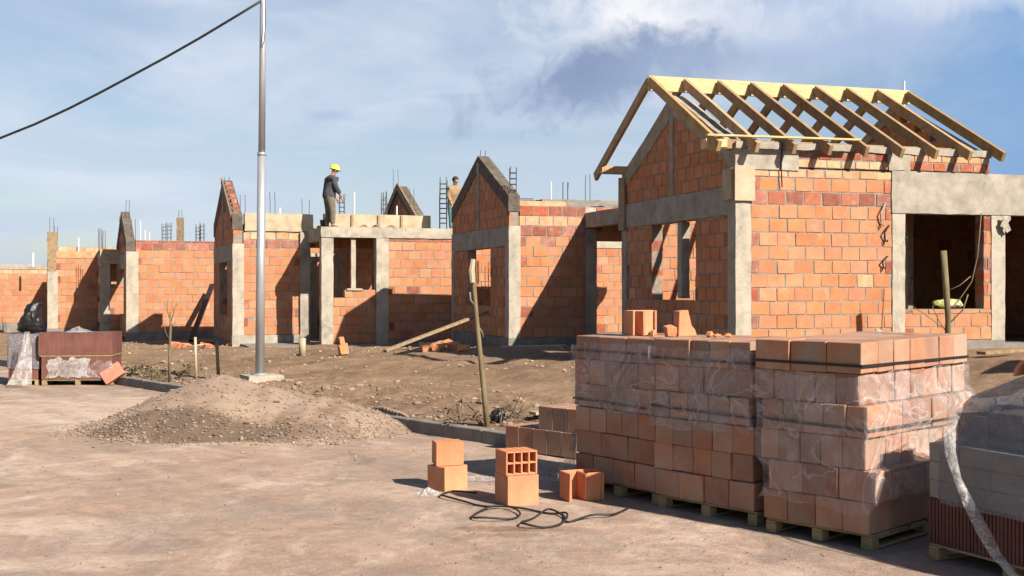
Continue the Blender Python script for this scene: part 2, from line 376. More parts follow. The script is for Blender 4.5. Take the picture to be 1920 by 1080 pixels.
# ------------------------------------------------------------------ brickwork
def brickwork(mb, axis, f0, f1, l0, l1, z0, z1, holes=(), top=None, ch=.25, bl=.375, rows=None, off=0, mi=(0, 1)):
    """courses of blocks between l0..l1; rows maps a course number to another material slot; slots: block, mortar, ..."""
    rows = rows or {}
    def put(a, b, c, d, m, inset, j):
        x = (f0+inset, f1-inset)
        if axis == 'x': mb.box(a, b, x[0], x[1], c, d, m, j)
        else: mb.box(x[0], x[1], a, b, c, d, m, j)
    z, r = z0, 0
    while z < z1-.04:
        h = min(ch, z1-z); zm = z+h/2
        iv = [(l0, l1)]
        if top is not None:
            ls = [l0+(l1-l0)*k/200 for k in range(201)]
            ok = [l for l in ls if top(l) >= z+h*.95]
            iv = [(ok[0], ok[-1])] if len(ok) > 8 else []
        for (a, b, c, d) in holes:
            if c <= zm <= d:
                nv = []
                for (p, q) in iv:
                    if b <= p or a >= q: nv.append((p, q)); continue
                    if a > p+.03: nv.append((p, a))
                    if b < q-.03: nv.append((b, q))
                iv = nv
        for (p, q) in iv:
            put(p, q, z, z+h, mi[1], .0085, 0)
            l = l0-((r+off) % 2)*bl/2-random.uniform(0, .05)
            while l < q:
                w = bl*random.uniform(.96, 1.04)
                a, b = max(l+.012, p), min(l+w-.012, q)
                if b-a > .04:
                    o = random.uniform(-.006, .005)
                    if b-a > .25: b -= abs(random.gauss(0, .009)); a += abs(random.gauss(0, .004))
                    m_ = rows.get(r, mi[0]) if random.random() > .015 else random.choice([2, 3])
                    if b-a < .17 and (a < p+.02 or b > q-.03) and random.random() < .55: m_ = 2
                    put(a, b, z+.011+random.uniform(-.003, .004), z+h-.012-abs(random.gauss(0, .004)), m_, o, .0055)
                l += w
        z += h; r += 1

BM = ['brick', 'mortar', 'brick_red', 'brick_pale']
def wall(parent, axis, f0, f1, l0, l1, z0, z1, name='wall', **kw):
    mb = MB(); brickwork(mb, axis, f0, f1, l0, l1, z0, z1, **kw); return mb.build(name, BM, parent)
_seed = [0]
def cast(parent, name, x0, x1, y0, y1, z0, z1, mat='concrete', amp=.008, cell=.16):
    _seed[0] += 1
    mb = MB(); mb.rbox(x0, x1, y0, y1, z0, z1, 0, cell, amp, _seed[0]); return mb.build(name, mat, parent)
def bar(parent, name, a, b, w, h, mat='timber', up=(0, 0, 1), world=False):
    mb = MB(); mb.beam(a, b, w, h, 0, up); return mb.build(name, mat, parent, world=world, bevel=.004)
def gtop(g, e, a): return lambda l: e+(a-e)*(1-abs(l-g/2)/(g/2))
def gable(parent, g, e, a, zt, x0=0, cap=('near', 'far'), rows=None, mat='dark_mortar'):
    """triangular brick gable standing on the tie beam, with cast coping"""
    tp = gtop(g, e, a)
    mb = MB(); brickwork(mb, 'y', x0, x0+.25, .02, g-.02, zt, a, top=lambda l: tp(l)-.03, rows=rows or {}); parent = mb.build('gable_wall', BM, parent)
    th = .36
    for side in cap:
        mb = MB(); n = 14
        for k in range(n):
            l0, l1 = (k/n*g/2, (k+1)/n*g/2)
            if side == 'far': l0, l1 = g-l0, g-l1
            w0 = .018*noise.noise((k*1.7, a*3, 1 if side == 'near' else 5)); w1 = .018*noise.noise(((k+1)*1.7, a*3, 1 if side == 'near' else 5))
            mb.poly([(l0, tp(l0)-th+w0), (l0, tp(l0)+.03+w0), (l1, tp(l1)+.03+w1), (l1, tp(l1)-th+w1)], 'x', x0-.022, x0+.272)
        mb.build('gable_coping', mat, parent)
def cage(parent, px, y0, y1, Y, wide=10, bars=2, rungs=0, name='rebar', mat='steel_dark', r=.010):
    """starter bars / tied cages sticking up out of the frame: photo span px, y0 (top)..y1 at depth Y, real depth too"""
    Y *= YS; mb = MB(); w = wide/F*Y
    b = at(px, y1, Y); t = at(px, y0, Y); h = t.z-b.z
    xs = [(-w/2, 0), (w/2, .02)] if bars == 2 else [(-w/2, -w/2), (w/2, -w/2), (w/2, w/2), (-w/2, w/2)]
    for i, (dx, dy) in enumerate(xs):
        k = random.uniform(.9, 1.0); lx = random.uniform(-.02, .02)
        mb.tube([b+Vector((dx, dy, -.25)), b+Vector((dx, dy, h*.5)), b+Vector((dx+lx, dy, h*k))], r, 6)
    for k in range(rungs):
        z = h*(k+.6)/(rungs+.4)*.92
        ring = [b+Vector((dx, dy, z)) for dx, dy in xs]
        if bars == 2: mb.tube(ring, r*.8, 5)
        else:
            for q in range(4): mb.tube([ring[q], ring[(q+1) % 4]], r*.8, 5)
    return mb.build(name, mat, parent, world=True)
def pipe(parent, px, y0, y1, Y, w=5):
    Y *= YS; mb = MB(); b = at(px, y1, Y); t = at(px, y0, Y); mb.tube([b-Vector((0, 0, .2)), t], w/F*Y/2, 10); return mb.build('vent_pipe', 'pvc', parent, world=True)

# ------------------------------------------------------------------ house A : timber roof frame
ROW = 'unfinished brick houses along the street'
YS = 1.0
def house(X, Y, z0, yaw, label, k=1.0):
    global YS
    YS = k; o = empty('brick_house', (X*k, Y*k, CAMZ+(z0-CAMZ)*k), R(yaw), label, 'house', ROW); o.scale = (k, k, k); return o

A = house(4.01, 21.0, .92, 17, 'unfinished orange brick house with an open timber rafter roof frame, behind the block pallets', .90)
g = 5.29; e, ap = 3.62, 4.96
wall(A, 'x', 0, .25, .30, 3.235, .14, 3.30, rows={10: 2, 12: 3})
wall(A, 'x', .01, .26, 1.27, 3.6, 3.33, 3.64, ch=.155, bl=.3, rows={0: 3, 1: 2}, name='parapet_wall')
wall(A, 'x', .01, .26, 3.6, 5.42, 3.345, 3.66, ch=.155, bl=.3, rows={0: 2, 1: 3}, name='parapet_wall')
cast(A, 'ring_beam', -.03, 1.26, -.03, .27, 3.26, 3.63)
cast(A, 'ring_beam', -.02, 5.45, -.02, .055, 3.635, 3.775, amp=.018, cell=.1)
cast(A, 'mortar_patch', 3.15, 3.62, -.03, .02, 3.33, 3.64, amp=.02, cell=.08)
wall(A, 'x', .0, .25, 3.52, 5.46, .14, .73, off=1, name='sill_wall')
wall(A, 'x', .0, .25, 5.29, 5.46, .73, 2.53, bl=.2, name='jamb_wall')
cast(A, 'lintel_beam', 3.22, 9.2, -.035, .275, 2.53, 3.33, 'concrete', .012)
cast(A, 'column', -.02, .30, -.02, .30, -.25, 3.26, 'concrete_pale')
cast(A, 'column', 3.235, 3.52, -.022, .26, -.25, 2.53, 'concrete_pale')
cast(A, 'column', 5.45, 5.77, -.022, .28, -.25, 2.53, 'concrete_pale')
cast(A, 'column', 6.95, 7.25, -.022, .28, -.25, 2.53)
wall(A, 'x', 0, .25, 7.25, 9.2, .14, 2.53)
cast(A, 'plinth', -.04, 5.74, -.05, .3, -.9, .14, 'plinth', .015)
cast(A, 'plinth', 6.97, 9.2, -.05, .3, -.9, .14, 'plinth', .015)
cast(A, 'floor_slab', .2, 9.2, .3, 5.1, -.5, .05, 'plinth')
# gable end to the street
wall(A, 'y', 0, .25, .28, 5.05, .14, 2.46, holes=[(1.64, 3.72, .9, 2.6)])
cast(A, 'tie_beam', -.025, .275, .0, 5.30, 2.45, 2.98)
gable(A, g, e, ap, 2.98, mat='concrete')
cast(A, 'gable_post', -.03, .27, 2.62, 2.79, 2.98, 4.80)
cast(A, 'window_post', .03, .22, 2.34, 2.54, .92, 2.45)
cast(A, 'column', -.02, .28, 5.05, 5.33, -.25, 2.45)
cast(A, 'plinth', -.05, .3, .3, 5.05, -.9, .14, 'plinth', .015)
wall(A, 'x', 5.04, 5.29, .28, 9.2, .05, 3.62, holes=[(5.9, 7.2, .9, 2.2)])
wall(A, 'y', 3.25, 3.45, .26, 5.03, .05, 3.3, name='partition_wall', holes=[(2.9, 3.8, 0, 2.1)])
wall(A, 'y', 8.9, 9.15, .28, 5.03, .05, 3.3, name='end_wall')
cast(A, 'roof_slab', 3.3, 9.2, .28, 5.03, 3.30, 3.345, amp=.004)
mb = MB(); brickwork(mb, 'y', 5.18, 5.41, .3, g-.05, 3.36, ap, top=lambda l: gtop(g, e, ap)(l)-.03); gwA = mb.build('gable_wall', BM, A)
for (l0, l1) in ((.05, g/2), (g/2, g-.05)):
    tp = gtop(g, e, ap); mb = MB(); mb.poly([(l0, tp(l0)-.1), (l0, tp(l0)+.04), (l1, tp(l1)+.04), (l1, tp(l1)-.1)], 'x', 5.16, 5.43); mb.build('gable_coping', 'concrete_pale', gwA)
cast(A, 'room_post', 4.6, 4.82, 1.7, 1.92, .05, 3.3)
wall(A, 'y', 5.1, 5.3, 2.2, 5.0, .05, 3.3, name='partition_wall')
mb = MB(); mb.box(-.09, -.027, .02, .36, 2.72, 3.28); mb.box(-.06, .34, -.075, -.034, 2.69, 3.32); mb.build('formwork_board', 'board', A, bevel=.004)
mb = MB(); mb.box(-.075, -.03, 5.06, 5.38, 2.40, 3.55); mb.box(-.07, .2, 5.345, 5.39, 2.42, 3.58); mb.build('formwork_board', 'timber_old', A, bevel=.004)
# roof timbers
ridge_z, eave_z, ov = 5.36, 3.70, .36
ridge_y = g/2
mb = MB(); mb.box(-.55, 5.5, ridge_y-.035, ridge_y+.035, ridge_z-.30, ridge_z-.004); mb.build('ridge_beam', 'timber', A, bevel=.004)
slope = (ridge_z-eave_z)/(ridge_y+ov)
for k in range(9):
    x = -.52+k*.745
    for sgn in (-1, 1):
        yo = -ov if sgn < 0 else g+ov
        a = Vector((x, yo, eave_z-.09)); b = Vector((x, ridge_y+sgn*.037, ridge_z-.09-.04*slope))
        dj = random.uniform(-.012, .012); bar(A, 'rafter', a+Vector((dj, 0, 0)), b+Vector((dj*.3, 0, 0)), .078, .19, 'rafter_wood')
for yc, x1 in ((.15, 5.0), (g-.13, 5.3)):
    mb = MB(); mb.box(-.58, x1, yc-.085, yc+.085, 3.63 if yc < 1 else 3.64, 3.80 if yc < 1 else 3.81); mb.build('wall_plate', 'rafter_wood', A, bevel=.004)
mb = MB(); mb.box(-.62, -.2, -.05, .16, 3.60, 3.78); mb.build('plate_end', 'timber', A, bevel=.004)
bar(A, 'eave_batten', (-.75, -.33, 3.80), (2.35, -.30, 3.83), .10, .035, 'timber')
pipe(A, 1695, 152, 200, 25.4, 4)
# conduits hanging from the brickwork beside the window
for k, (x, z, h) in enumerate(((3.0, 2.3, .42), (3.08, 2.0, .3), (3.04, 1.5, .22))):
    mb = MB(); mb.tube([(x, -.02, z), (x-.05, -.07, z+h*.5), (x+.02, -.06, z+h*.8), (x+.09, -.01, z+h)], .016, 7)
    mb.tube([(x-.03, -.045, z+.02), (x, -.09, z-.01), (x+.03, -.05, z+.02)], .014, 6); mb.build('conduit', 'rubber' if k else 'grey_block', A)
mb = MB(); mb.tube([(2.92, .02, .30), (2.92, -.10, .29)], .055, 12); mb.tube([(2.92, -.101, .29), (2.92, -.104, .29)], .042, 12, 1); mb.build('drain_pipe', ['pvc', 'rubber'], A)
mb = MB(); mb.tube([(.9, -.06, 3.9), (.88, -.05, 3.3), (.9, -.045, 2.95)], .012, 6); mb.build('wire', 'rubber', A)

# ------------------------------------------------------------------ house B
B = house(-.065, 28.7, .63, 18.5, 'brick house with a dark capped gable just beyond the rafter roofed house', .985)
g = 5.2; e, ap = 3.66, 4.9
wall(B, 'x', 0, .25, .27, 2.0, .2, 3.45, rows={11: 3, 10: 2, 12: 2})
cast(B, 'column', -.02, .29, -.02, .29, -.3, 2.95, 'concrete_pale')
cast(B, 'plinth', -.04, 2.0, -.045, .3, -.8, .2, 'plinth', .015)
cast(B, 'column', 2.0, 2.3, -.05, .27, -.3, 2.9)
cast(B, 'ring_beam', 2.0, 2.3, .0, .25, 2.9, 3.45)
wall(B, 'x', 0, .25, 2.3, 6.0, .1, 3.45, holes=[(2.2, 4.0, -.1, 2.6)])
wall(B, 'y', 0, .25, .27, 4.95, .2, 2.46, holes=[(1.55, 3.6, .95, 2.6)])
cast(B, 'tie_beam', -.025, .275, .0, 5.2, 2.45, 2.95)
gable(B, g, e, ap, 2.95)
cast(B, 'gable_post', -.03, .27, 2.52, 2.70, 2.95, 4.75)
cast(B, 'column', -.02, .28, 4.95, 5.22, -.3, 2.45)
cast(B, 'plinth', -.05, .3, .29, 4.95, -.8, .2, 'plinth', .015)
wall(B, 'x', 4.95, 5.2, .27, 6.0, .1, 2.6)
cast(B, 'ring_beam', .27, 6.0, 4.93, 5.22, 2.6, 2.9, 'concrete_pale')
wall(B, 'x', 4.95, 5.2, .27, 6.0, 2.9, 3.55, name='parapet_wall')
cast(B, 'roof_slab', .95, 6.0, .22, 2.2, 3.46, 3.64, 'plinth', .03, .12)
cast(B, 'porch_beam', 2.0, 2.26, -4.7, -.004, 2.92, 3.30)
cast(B, 'porch_slab', 2.26, 5.5, -4.7, -.02, 3.12, 3.28)
cast(B, 'floor_slab', .2, 6.0, .3, 5.0, -.4, .1, 'plinth')
mb = MB(); mb.box(.27, 1.5, .02, .23, 3.45, 3.57, 0, .01); mb.build('parapet_block', 'brick_pale', B)
cage(B, 962, 310, 384, 28.9, 12, 4, 6, r=.013); cage(B, 905, 281, 300, 31.2, 9)
pipe(B, 1033, 341, 372, 31.5, 3); cage(B, 1060, 340, 372, 31.5, 9, 4); cage(B, 1102, 326, 370, 31.8, 9)
mb = MB(); p = at(965, 376, 29.3); q = at(1000, 376, 29.6); mb.tube([p, q], .012, 6); mb.tube([p+Vector((0, .1, .05)), q+Vector((0, .1, .05))], .012, 6); mb.build('rebar', 'steel_dark', B, world=True)

# ------------------------------------------------------------------ house C
C = house(-7.98, 33.57, .38, 20, 'brick house whose flat porch roof carries the worker in a yellow helmet', 1.075)
e, ap = 3.7, 4.95
wall(C, 'x', 0, .25, .29, 1.9, .32, 3.30, rows={11: 3, 10: 2})
cast(C, 'plinth', -.04, 1.9, -.06, .3, -.6, .32, 'concrete')
cast(C, 'ring_beam', .32, 2.3, -.06, .27, 3.31, 3.83, 'board', .015)
cast(C, 'column', -.02, .31, -.02, .31, -.3, 2.95, 'concrete_pale')
wall(C, 'y', 0, .25, .29, 4.95, .1, 2.46, holes=[(1.5, 3.6, .9, 2.6)])
cast(C, 'tie_beam', -.025, .275, .0, 5.2, 2.45, 2.95)
gable(C, g, e, ap, 2.95, cap=('far', 'near'), rows={4: 2, 5: 2})
tp = gtop(g, e, ap)
mb = MB(); rt = random.Random(8)
for k in range(7):          # brick ends standing proud of the coping, like steps
    l = .35+k*.33; z = tp(l)
    mb.box(.02+rt.uniform(0, .04), .24-rt.uniform(0, .05), l-.08, l+.09, z-.05, z+.085+rt.uniform(-.02, .03), 0, .015)
mb.build('stepped_bricks', 'brick_red', C)
cast(C, 'gable_post', -.03, .27, 2.52, 2.68, 2.95, 4.75)
bar(C, 'gable_board', (-.05, .1, e-.02), (-.05, 2.6, ap+.02), .03, .2, 'timber_old', up=(0, 0, 1))
cast(C, 'column', -.02, .28, 4.95, 5.22, -.3, 2.45)
cast(C, 'plinth', -.05, .3, .31, 4.95, -.8, .1, 'plinth', .015)
wall(C, 'x', 4.95, 5.2, .27, 6.2, .1, 3.3)
cast(C, 'column', 1.9, 2.2, -.10, .24, -.3, 3.30)                     # porch pillar at the house wall
wall(C, 'x', 0, .25, 2.2, 6.2, .1, 3.30, holes=[(2.1, 4.1, 0, 2.85), (4.9, 5.5, 1.0, 2.3)])
cast(C, 'ring_beam', 2.62, 5.85, -.08, .24, 3.40, 3.86, 'board', .012)
for l in (3.4, 4.2, 4.9):
    mb = MB(); mb.box(l, l+.07, -.13, -.09, 3.40, 3.84); mb.build('formwork_stud', 'timber_old', C, bevel=.004)
cast(C, 'roof_slab', .3, 6.1, .3, 2.0, 3.40, 3.52)
cast(C, 'roof_slab', 3.95, 6.1, 2.01, 4.9, 3.38, 3.50)
PV = -2.1
cast(C, 'column', 2.14, 2.48, PV, PV+.32, -.4, 3.07, 'concrete_pale')
cast(C, 'column', 3.68, 4.04, PV-.02, PV+.3, -.4, 3.07, 'concrete_pale')
wall(C, 'x', PV+.01, PV+.26, 4.04, 5.93, .22, 3.07, rows={11: 2})
cast(C, 'plinth', 4.04, 5.95, PV-.04, PV+.3, -.6, .22, 'plinth')
wall(C, 'x', PV+.03, PV+.26, 2.48, 3.68, .15, 1.62, holes=[(2.4, 2.8, 1.4, 2)], name='parapet_wall')
cast(C, 'plinth', 2.48, 3.68, PV-.0, PV+.3, -.6, .15, 'plinth')
cast(C, 'window_post', 2.98, 3.12, PV+.06, PV+.2, 1.64, 3.07, 'concrete_pale')
cast(C, 'sill_block', 2.86, 3.3, PV-.02, PV+.28, 1.60, 1.66, 'concrete_pale')
cast(C, 'porch_beam', 2.12, 5.96, PV-.03, PV+.28, 3.07, 3.37, 'concrete_pale', .01)
cast(C, 'porch_beam', 2.13, 2.43, PV+.29, -.01, 2.98, 3.36)
cast(C, 'porch_slab', 2.44, 5.96, PV+.285, -.085, 3.16, 3.35)
wall(C, 'y', 5.70, 5.95, PV+.28, -.01, .1, 3.07, name='side_wall')
wall(C, 'y', 4.2, 4.4, PV+.28, -.01, .1, 3.07, name='partition_wall', holes=[(-1.2, -.5, 1.0, 2.3)])
cast(C, 'floor_slab', .2, 6.0, PV+.3, 5.0, -.4, .08, 'plinth')
cast(C, 'inner_column', 2.66, 3.0, 3.1, 3.35, .08, 2.5, 'concrete_pale'); cast(C, 'inner_column', 3.62, 3.84, 3.1, 3.35, .08, 2.5, 'concrete_pale')
cast(C, 'inner_lintel', 2.64, 3.86, 3.08, 3.37, 2.5, 2.78, 'concrete_pale')
wall(C, 'x', 3.12, 3.3, 2.95, 3.55, .08, .95, name='inner_wall')
for a in ((425, 331, 342, 36, 8), (455, 365, 396, 34.4, 9), (511, 358, 402, 35, 9), (573, 372, 402, 35, 13)):
    cage(C, *a)
cage(C, 641, 362, 402, 36, 9, 4, 4); pipe(C, 664, 360, 402, 36, 3.5); cage(C, 719, 358, 402, 36, 8, 4, 2); pipe(C, 525, 390, 402, 35.2, 4); pipe(C, 744, 386, 403, 36, 3)
cage(C, 831, 330, 424, 35.2, 13, 4, 9, r=.013)

# ------------------------------------------------------------------ house D
D = house(-12.84, 39.1, .27, 22, 'roofless brick house left of the steel pole, wall topped by ragged red blocks', 1.13)
e, ap = 3.3, 4.45
wall(D, 'x', 0, .25, .29, 6.0, .3, 3.38, rows={11: 2, 12: 2}, bl=.375)
cast(D, 'plinth', -.04, 6.0, -.06, .3, -.5, .3, 'plinth', .015)
cast(D, 'column', -.02, .38, -.02, .31, -.3, 3.0, 'concrete_pale')
wall(D, 'y', 0, .25, .29, 4.95, .1, 2.46, holes=[(1.5, 3.6, .9, 2.6)])
cast(D, 'tie_beam', -.025, .275, .0, 5.2, 2.45, 2.95)
gable(D, g, e, ap, 2.95, rows={1: 2, 3: 2})
cast(D, 'column', -.02, .28, 4.95, 5.22, -.3, 2.45)
wall(D, 'x', 4.95, 5.2, .27, 6.0, .1, 3.3)
cast(D, 'floor_slab', .2, 6.0, .3, 5.0, -.4, .08, 'plinth')
for a in ((239, 374, 404, 41, 6), (228, 402, 440, 43, 7), (250, 408, 446, 39.5, 7)): cage(D, *a)
for px, y0 in ((263, 414), (272, 432), (280, 436)): pipe(D, px, y0, 452, 40, 2.6)
for px, y0 in ((308, 418), (317, 416), (371, 420), (379, 416)): cage(D, px, y0, 450, 40.5, 7, 4, 4)
mb = MB(); p = at(338, 408, 45.7); mb.rbox(p.x-.12, p.x+.12, p.y-.12, p.y+.12, 3.3, p.z); mb.build('column_stub', 'timber_old', D, world=True)
cage(D, 338, 393, 412, 40.5, 6)

# ------------------------------------------------------------------ house E
E = house(-17.8, 45.0, .2, 22, 'unfinished brick house with a sloping shadow on its wall, behind the brown tile pallet', 1.09)
wall(E, 'x', 0, .25, .29, 1.85, .3, 3.0, rows={11: 3})
cast(E, 'ring_beam', .3, 1.9, -.02, .27, 3.0, 3.25, 'brick_pale', .02)
cast(E, 'plinth', -.04, 1.85, -.06, .3, -.5, .3, 'plinth')
cast(E, 'column', -.02, .36, -.02, .31, -.3, 2.5, 'concrete_pale')
cast(E, 'column_head', -.02, .34, -.0, .3, 2.5, 4.0, 'timber_old', .03)
wall(E, 'y', 0, .25, .29, 4.95, .1, 2.46, holes=[(1.5, 3.6, .9, 2.6)])
wall(E, 'x', 4.95, 5.2, .27, 6.2, .1, 3.6, rows={12: 3, 13: 3})
EV = -2.15
cast(E, 'column', 1.80, 2.15, EV, EV+.3, -.4, 2.9, 'concrete_pale')
cast(E, 'column', 3.5, 3.8, EV, EV+.3, -.4, 2.9)
cast(E, 'porch_beam', 1.78, 6.2, EV-.03, EV+.28, 2.75, 3.3, 'board')
cast(E, 'porch_beam', 1.79, 2.05, EV+.29, -.02, 2.75, 3.28)
cast(E, 'porch_slab', 2.06, 6.2, EV+.28, -.02, 3.1, 3.27)
cast(E, 'column', 1.86, 2.1, -.14, .24, -.3, 2.74)
wall(E, 'x', EV+.02, EV+.26, 2.15, 3.5, .1, 2.0, name='parapet_wall')
wall(E, 'x', 0, .25, 2.1, 6.2, .1, 3.0, holes=[(2.3, 3.2, 0, 2.2)])
cast(E, 'floor_slab', .2, 6.0, EV+.3, 5.0, -.4, .08, 'plinth')
cage(E, 97, 407, 440, 45.5, 7); cage(E, 105, 424, 440, 45.5, 5); cage(E, 188, 428, 464, 44, 5, 4); cage(E, 195, 432, 464, 44, 4)
pipe(E, 147, 446, 466, 50, 3)

# ------------------------------------------------------------------ house F and a second row
Fh = house(-26.6, 52.5, .15, 22, 'low unfinished brick house at the far left end of the row')
wall(Fh, 'x', 0, .25, 0, 6.2, .3, 2.75, rows={9: 3})
cast(Fh, 'plinth', -.04, 6.2, -.06, .3, -.5, .3, 'plinth')
cast(Fh, 'ring_beam', 0, 6.2, -.02, .27, 2.75, 3.0, 'concrete')
wall(Fh, 'y', 0, .25, .27, 5.0, .1, 2.9); wall(Fh, 'x', 5.0, 5.25, 0, 6.2, .1, 2.9); wall(Fh, 'y', 5.95, 6.2, .27, 5.0, .1, 2.9)
cast(Fh, 'column', 2.7, 3.0, -.03, .3, -.3, 2.75, 'concrete_pale')
pipe(Fh, 62, 474, 492, 53, 4)

G = house(-2.94, 37.3, .55, 20, 'second row house showing only its dark gable above the boards behind the worker', 1.18)
e, ap = 3.6, 4.92
wall(G, 'y', 0, .25, .0, 5.2, .1, 2.46)
cast(G, 'tie_beam', -.025, .275, .0, 5.2, 2.45, 2.95)
gable(G, g, e, ap, 2.95)
wall(G, 'x', 0, .25, .27, 3.2, .1, 3.3); wall(G, 'x', 4.95, 5.2, .27, 3.2, .1, 3.3); wall(G, 'y', 3.0, 3.2, .27, 4.93, .1, 3.3)
bar(G, 'gable_board', (-.06, .0, e+.0), (-.06, 2.6, ap+.03), .04, .22, 'timber_old'); bar(G, 'gable_board', (-.06, 5.2, e+.0), (-.06, 2.6, ap+.03), .04, .22, 'timber_old')
cage(G, 742, 314, 350, 39.6, 9); cage(G, 722, 358, 402, 38, 7, 4, 3); cage(G, 772, 352, 372, 38, 8)

bw0, bw1 = Vector((8.9, 13.2, 0)), Vector((13.2, 18.4, 0)); bwd = (bw1-bw0).normalized()  # out-of-view wall, added to cast the dark patch between pallets and house A
BW = empty('added_shade_wall', (bw0.x, bw0.y, .2), math.atan2(bwd.y, bwd.x), 'unseen brick wall added beyond the right edge to shade the ground before the rafter roofed house', 'wall')
wall(BW, 'x', 0, .25, 0, (bw1-bw0).length, .0, 3.0)
cast(BW, 'plinth', -.05, (bw1-bw0).length+.05, -.05, .3, -.6, .0, 'plinth'); cast(BW, 'wall_coping', -.05, (bw1-bw0).length+.05, -.04, .29, 3.0, 3.14)
# ------------------------------------------------------------------ ground, road, kerb
def lines(parts):
    out = []
    for a, b, n in parts: out += [a+(b-a)*i/n for i in range(n)]
    return out+[parts[-1][1]]
def sheet(name, ss, ts, zf, mat):
    vs = []
    for s_ in ss:
        for t_ in ts:
            x, y = xy(s_, t_); vs.append((x, y, zf(x, y, s_, t_)))
    n = len(ts)
    fs = [(i*n+j, i*n+j+1, (i+1)*n+j+1, (i+1)*n+j) for i in range(len(ss)-1) for j in range(n-1)]
    me = bpy.data.meshes.new(name); me.from_pydata(vs, [], fs); me.materials.append(M[mat])
    me.polygons.foreach_set('use_smooth', [True]*len(fs))
    bm = bmesh.new(); bm.from_mesh(me); bmesh.ops.recalc_face_normals(bm, faces=bm.faces)
    if sum(f.normal.z for f in bm.faces) < 0: bmesh.ops.reverse_faces(bm, faces=bm.faces)
    bm.to_mesh(me); bm.free()
    o = bpy.data.objects.new(name, me); COL.objects.link(o); return tag(o, kind='structure')
def gz(x, y, s_, t_): return -.08 if t_ < KERB_T+.05 else zg(x, y)
sheet('ground', lines([(-2500, -60, 8), (-60, 4, 16), (4, 20, 200), (20, 45, 180), (45, 90, 60), (90, 260, 12), (260, 2500, 8)]),
      lines([(-2500, -60, 8), (-60, 9.75, 6), (9.75, 9.85, 1), (9.85, 14.5, 75), (14.5, 24, 50), (24, 60, 24), (60, 200, 8), (200, 2500, 8)]), gz, 'soil')
def rz(x, y, s_, t_):
    return .012*noise.noise((x*.7, y*.7, 0))+.006*noise.noise((x*2.9, y*2.9, 4))-.012*sm(t_, 8.9, 9.7)+.0
sheet('road', lines([(-60, 2, 20), (2, 26, 240), (26, 60, 60), (60, 400, 20)]), lines([(-40, -8, 12), (-8, 9.80, 140)]), rz, 'road')
# kerb: one cast strip along the street edge
mb = MB()
k0, k1 = -20, 90; n = 130
for i in range(n):
    a, b = k0+(k1-k0)*i/n, k0+(k1-k0)*(i+1)/n-.006
    pa = [xy(a, KERB_T+random.uniform(-.006, .006)), xy(b, KERB_T+random.uniform(-.006, .006)), xy(b, KERB_T+.16), xy(a, KERB_T+.16)]
    z = .165+random.uniform(-.006, .006)
    mb.hexa([(x, y, -.2) for x, y in pa]+[(x, y, z) for x, y in pa])
kerb = mb.build('kerb', 'plinth', bevel=.012); tag(kerb, kind='structure')

# ------------------------------------------------------------------ rocks
def rock(mb, p, r, m=0, flat=.7, rnd=random):
    a = rnd.uniform(0, 6.28); t = (1+5**.5)/2
    ico = [(-1, t, 0), (1, t, 0), (-1, -t, 0), (1, -t, 0), (0, -1, t), (0, 1, t), (0, -1, -t), (0, 1, -t), (t, 0, -1), (t, 0, 1), (-t, 0, -1), (-t, 0, 1)]
    fc = [(0, 11, 5), (0, 5, 1), (0, 1, 7), (0, 7, 10), (0, 10, 11), (1, 5, 9), (5, 11, 4), (11, 10, 2), (10, 7, 6), (7, 1, 8), (3, 9, 4), (3, 4, 2), (3, 2, 6), (3, 6, 8), (3, 8, 9), (4, 9, 5), (2, 4, 11), (6, 2, 10), (8, 6, 7), (9, 8, 1)]
    sx, sy, sz = rnd.uniform(.7, 1.3), rnd.uniform(.6, 1.1), rnd.uniform(.45, .9)*flat*1.2
    vs = []
    for v in ico:
        k = r/1.9*rnd.uniform(.8, 1.2); x, y, z = v[0]*k*sx, v[1]*k*sy, v[2]*k*sz
        vs.append((p[0]+x*math.cos(a)-y*math.sin(a), p[1]+x*math.sin(a)+y*math.cos(a), p[2]+z))
    mb.add(vs, fc, m)
rr = random.Random(3)
mb = MB()
for i in range(2300):
    s_ = rr.uniform(8, 34); t_ = 9.98+abs(rr.gauss(0, 1.1))
    x, y = xy(s_, t_)
    if noise.noise((x*.5, y*.5, 7)) < -.1 and rr.random() < .75: continue
    r = rr.choice([.012, .018, .022, .03, .04]) if rr.random() < .95 else rr.uniform(.05, .10)
    rock(mb, (x, y, zg(x, y)+r*.15), r, rr.choice([0]*9+[1]*8+[2]), rnd=rr)
for i in range(900):
    s_ = rr.uniform(10, 45); t_ = rr.uniform(13, 17.5); x, y = xy(s_, t_)
    r = rr.uniform(.015, .05); rock(mb, (x, y, zg(x, y)+r*.15), r, rr.choice([0, 0, 0, 1, 1, 1, 1, 2]), rnd=rr)
tag(mb.build('rubble', ['stone', 'sand', 'brick_pale']), 'loose stones and clods strewn over the bare verge', 'rubble', kind='stuff')
mb = MB()
for i in range(1500):
    Yp = rr.uniform(8.3, 20)**1.0; Xp = rr.uniform(-.45, .45)*Yp; s_, t_ = st(Xp, Yp)
    if t_ > 9.7: continue
    r = rr.choice([.005, .006, .008, .01]) if rr.random() < .965 else rr.uniform(.012, .026)
    rock(mb, (Xp, Yp, .004+r*.2), r, rr.choice([0, 0, 0, 0, 0, 1, 1, 2]), rnd=rr)
tag(mb.build('pebbles', ['stone', 'concrete_pale', 'loose_brick']), 'small pebbles and crumbs scattered on the dusty road', 'pebbles', kind='stuff')

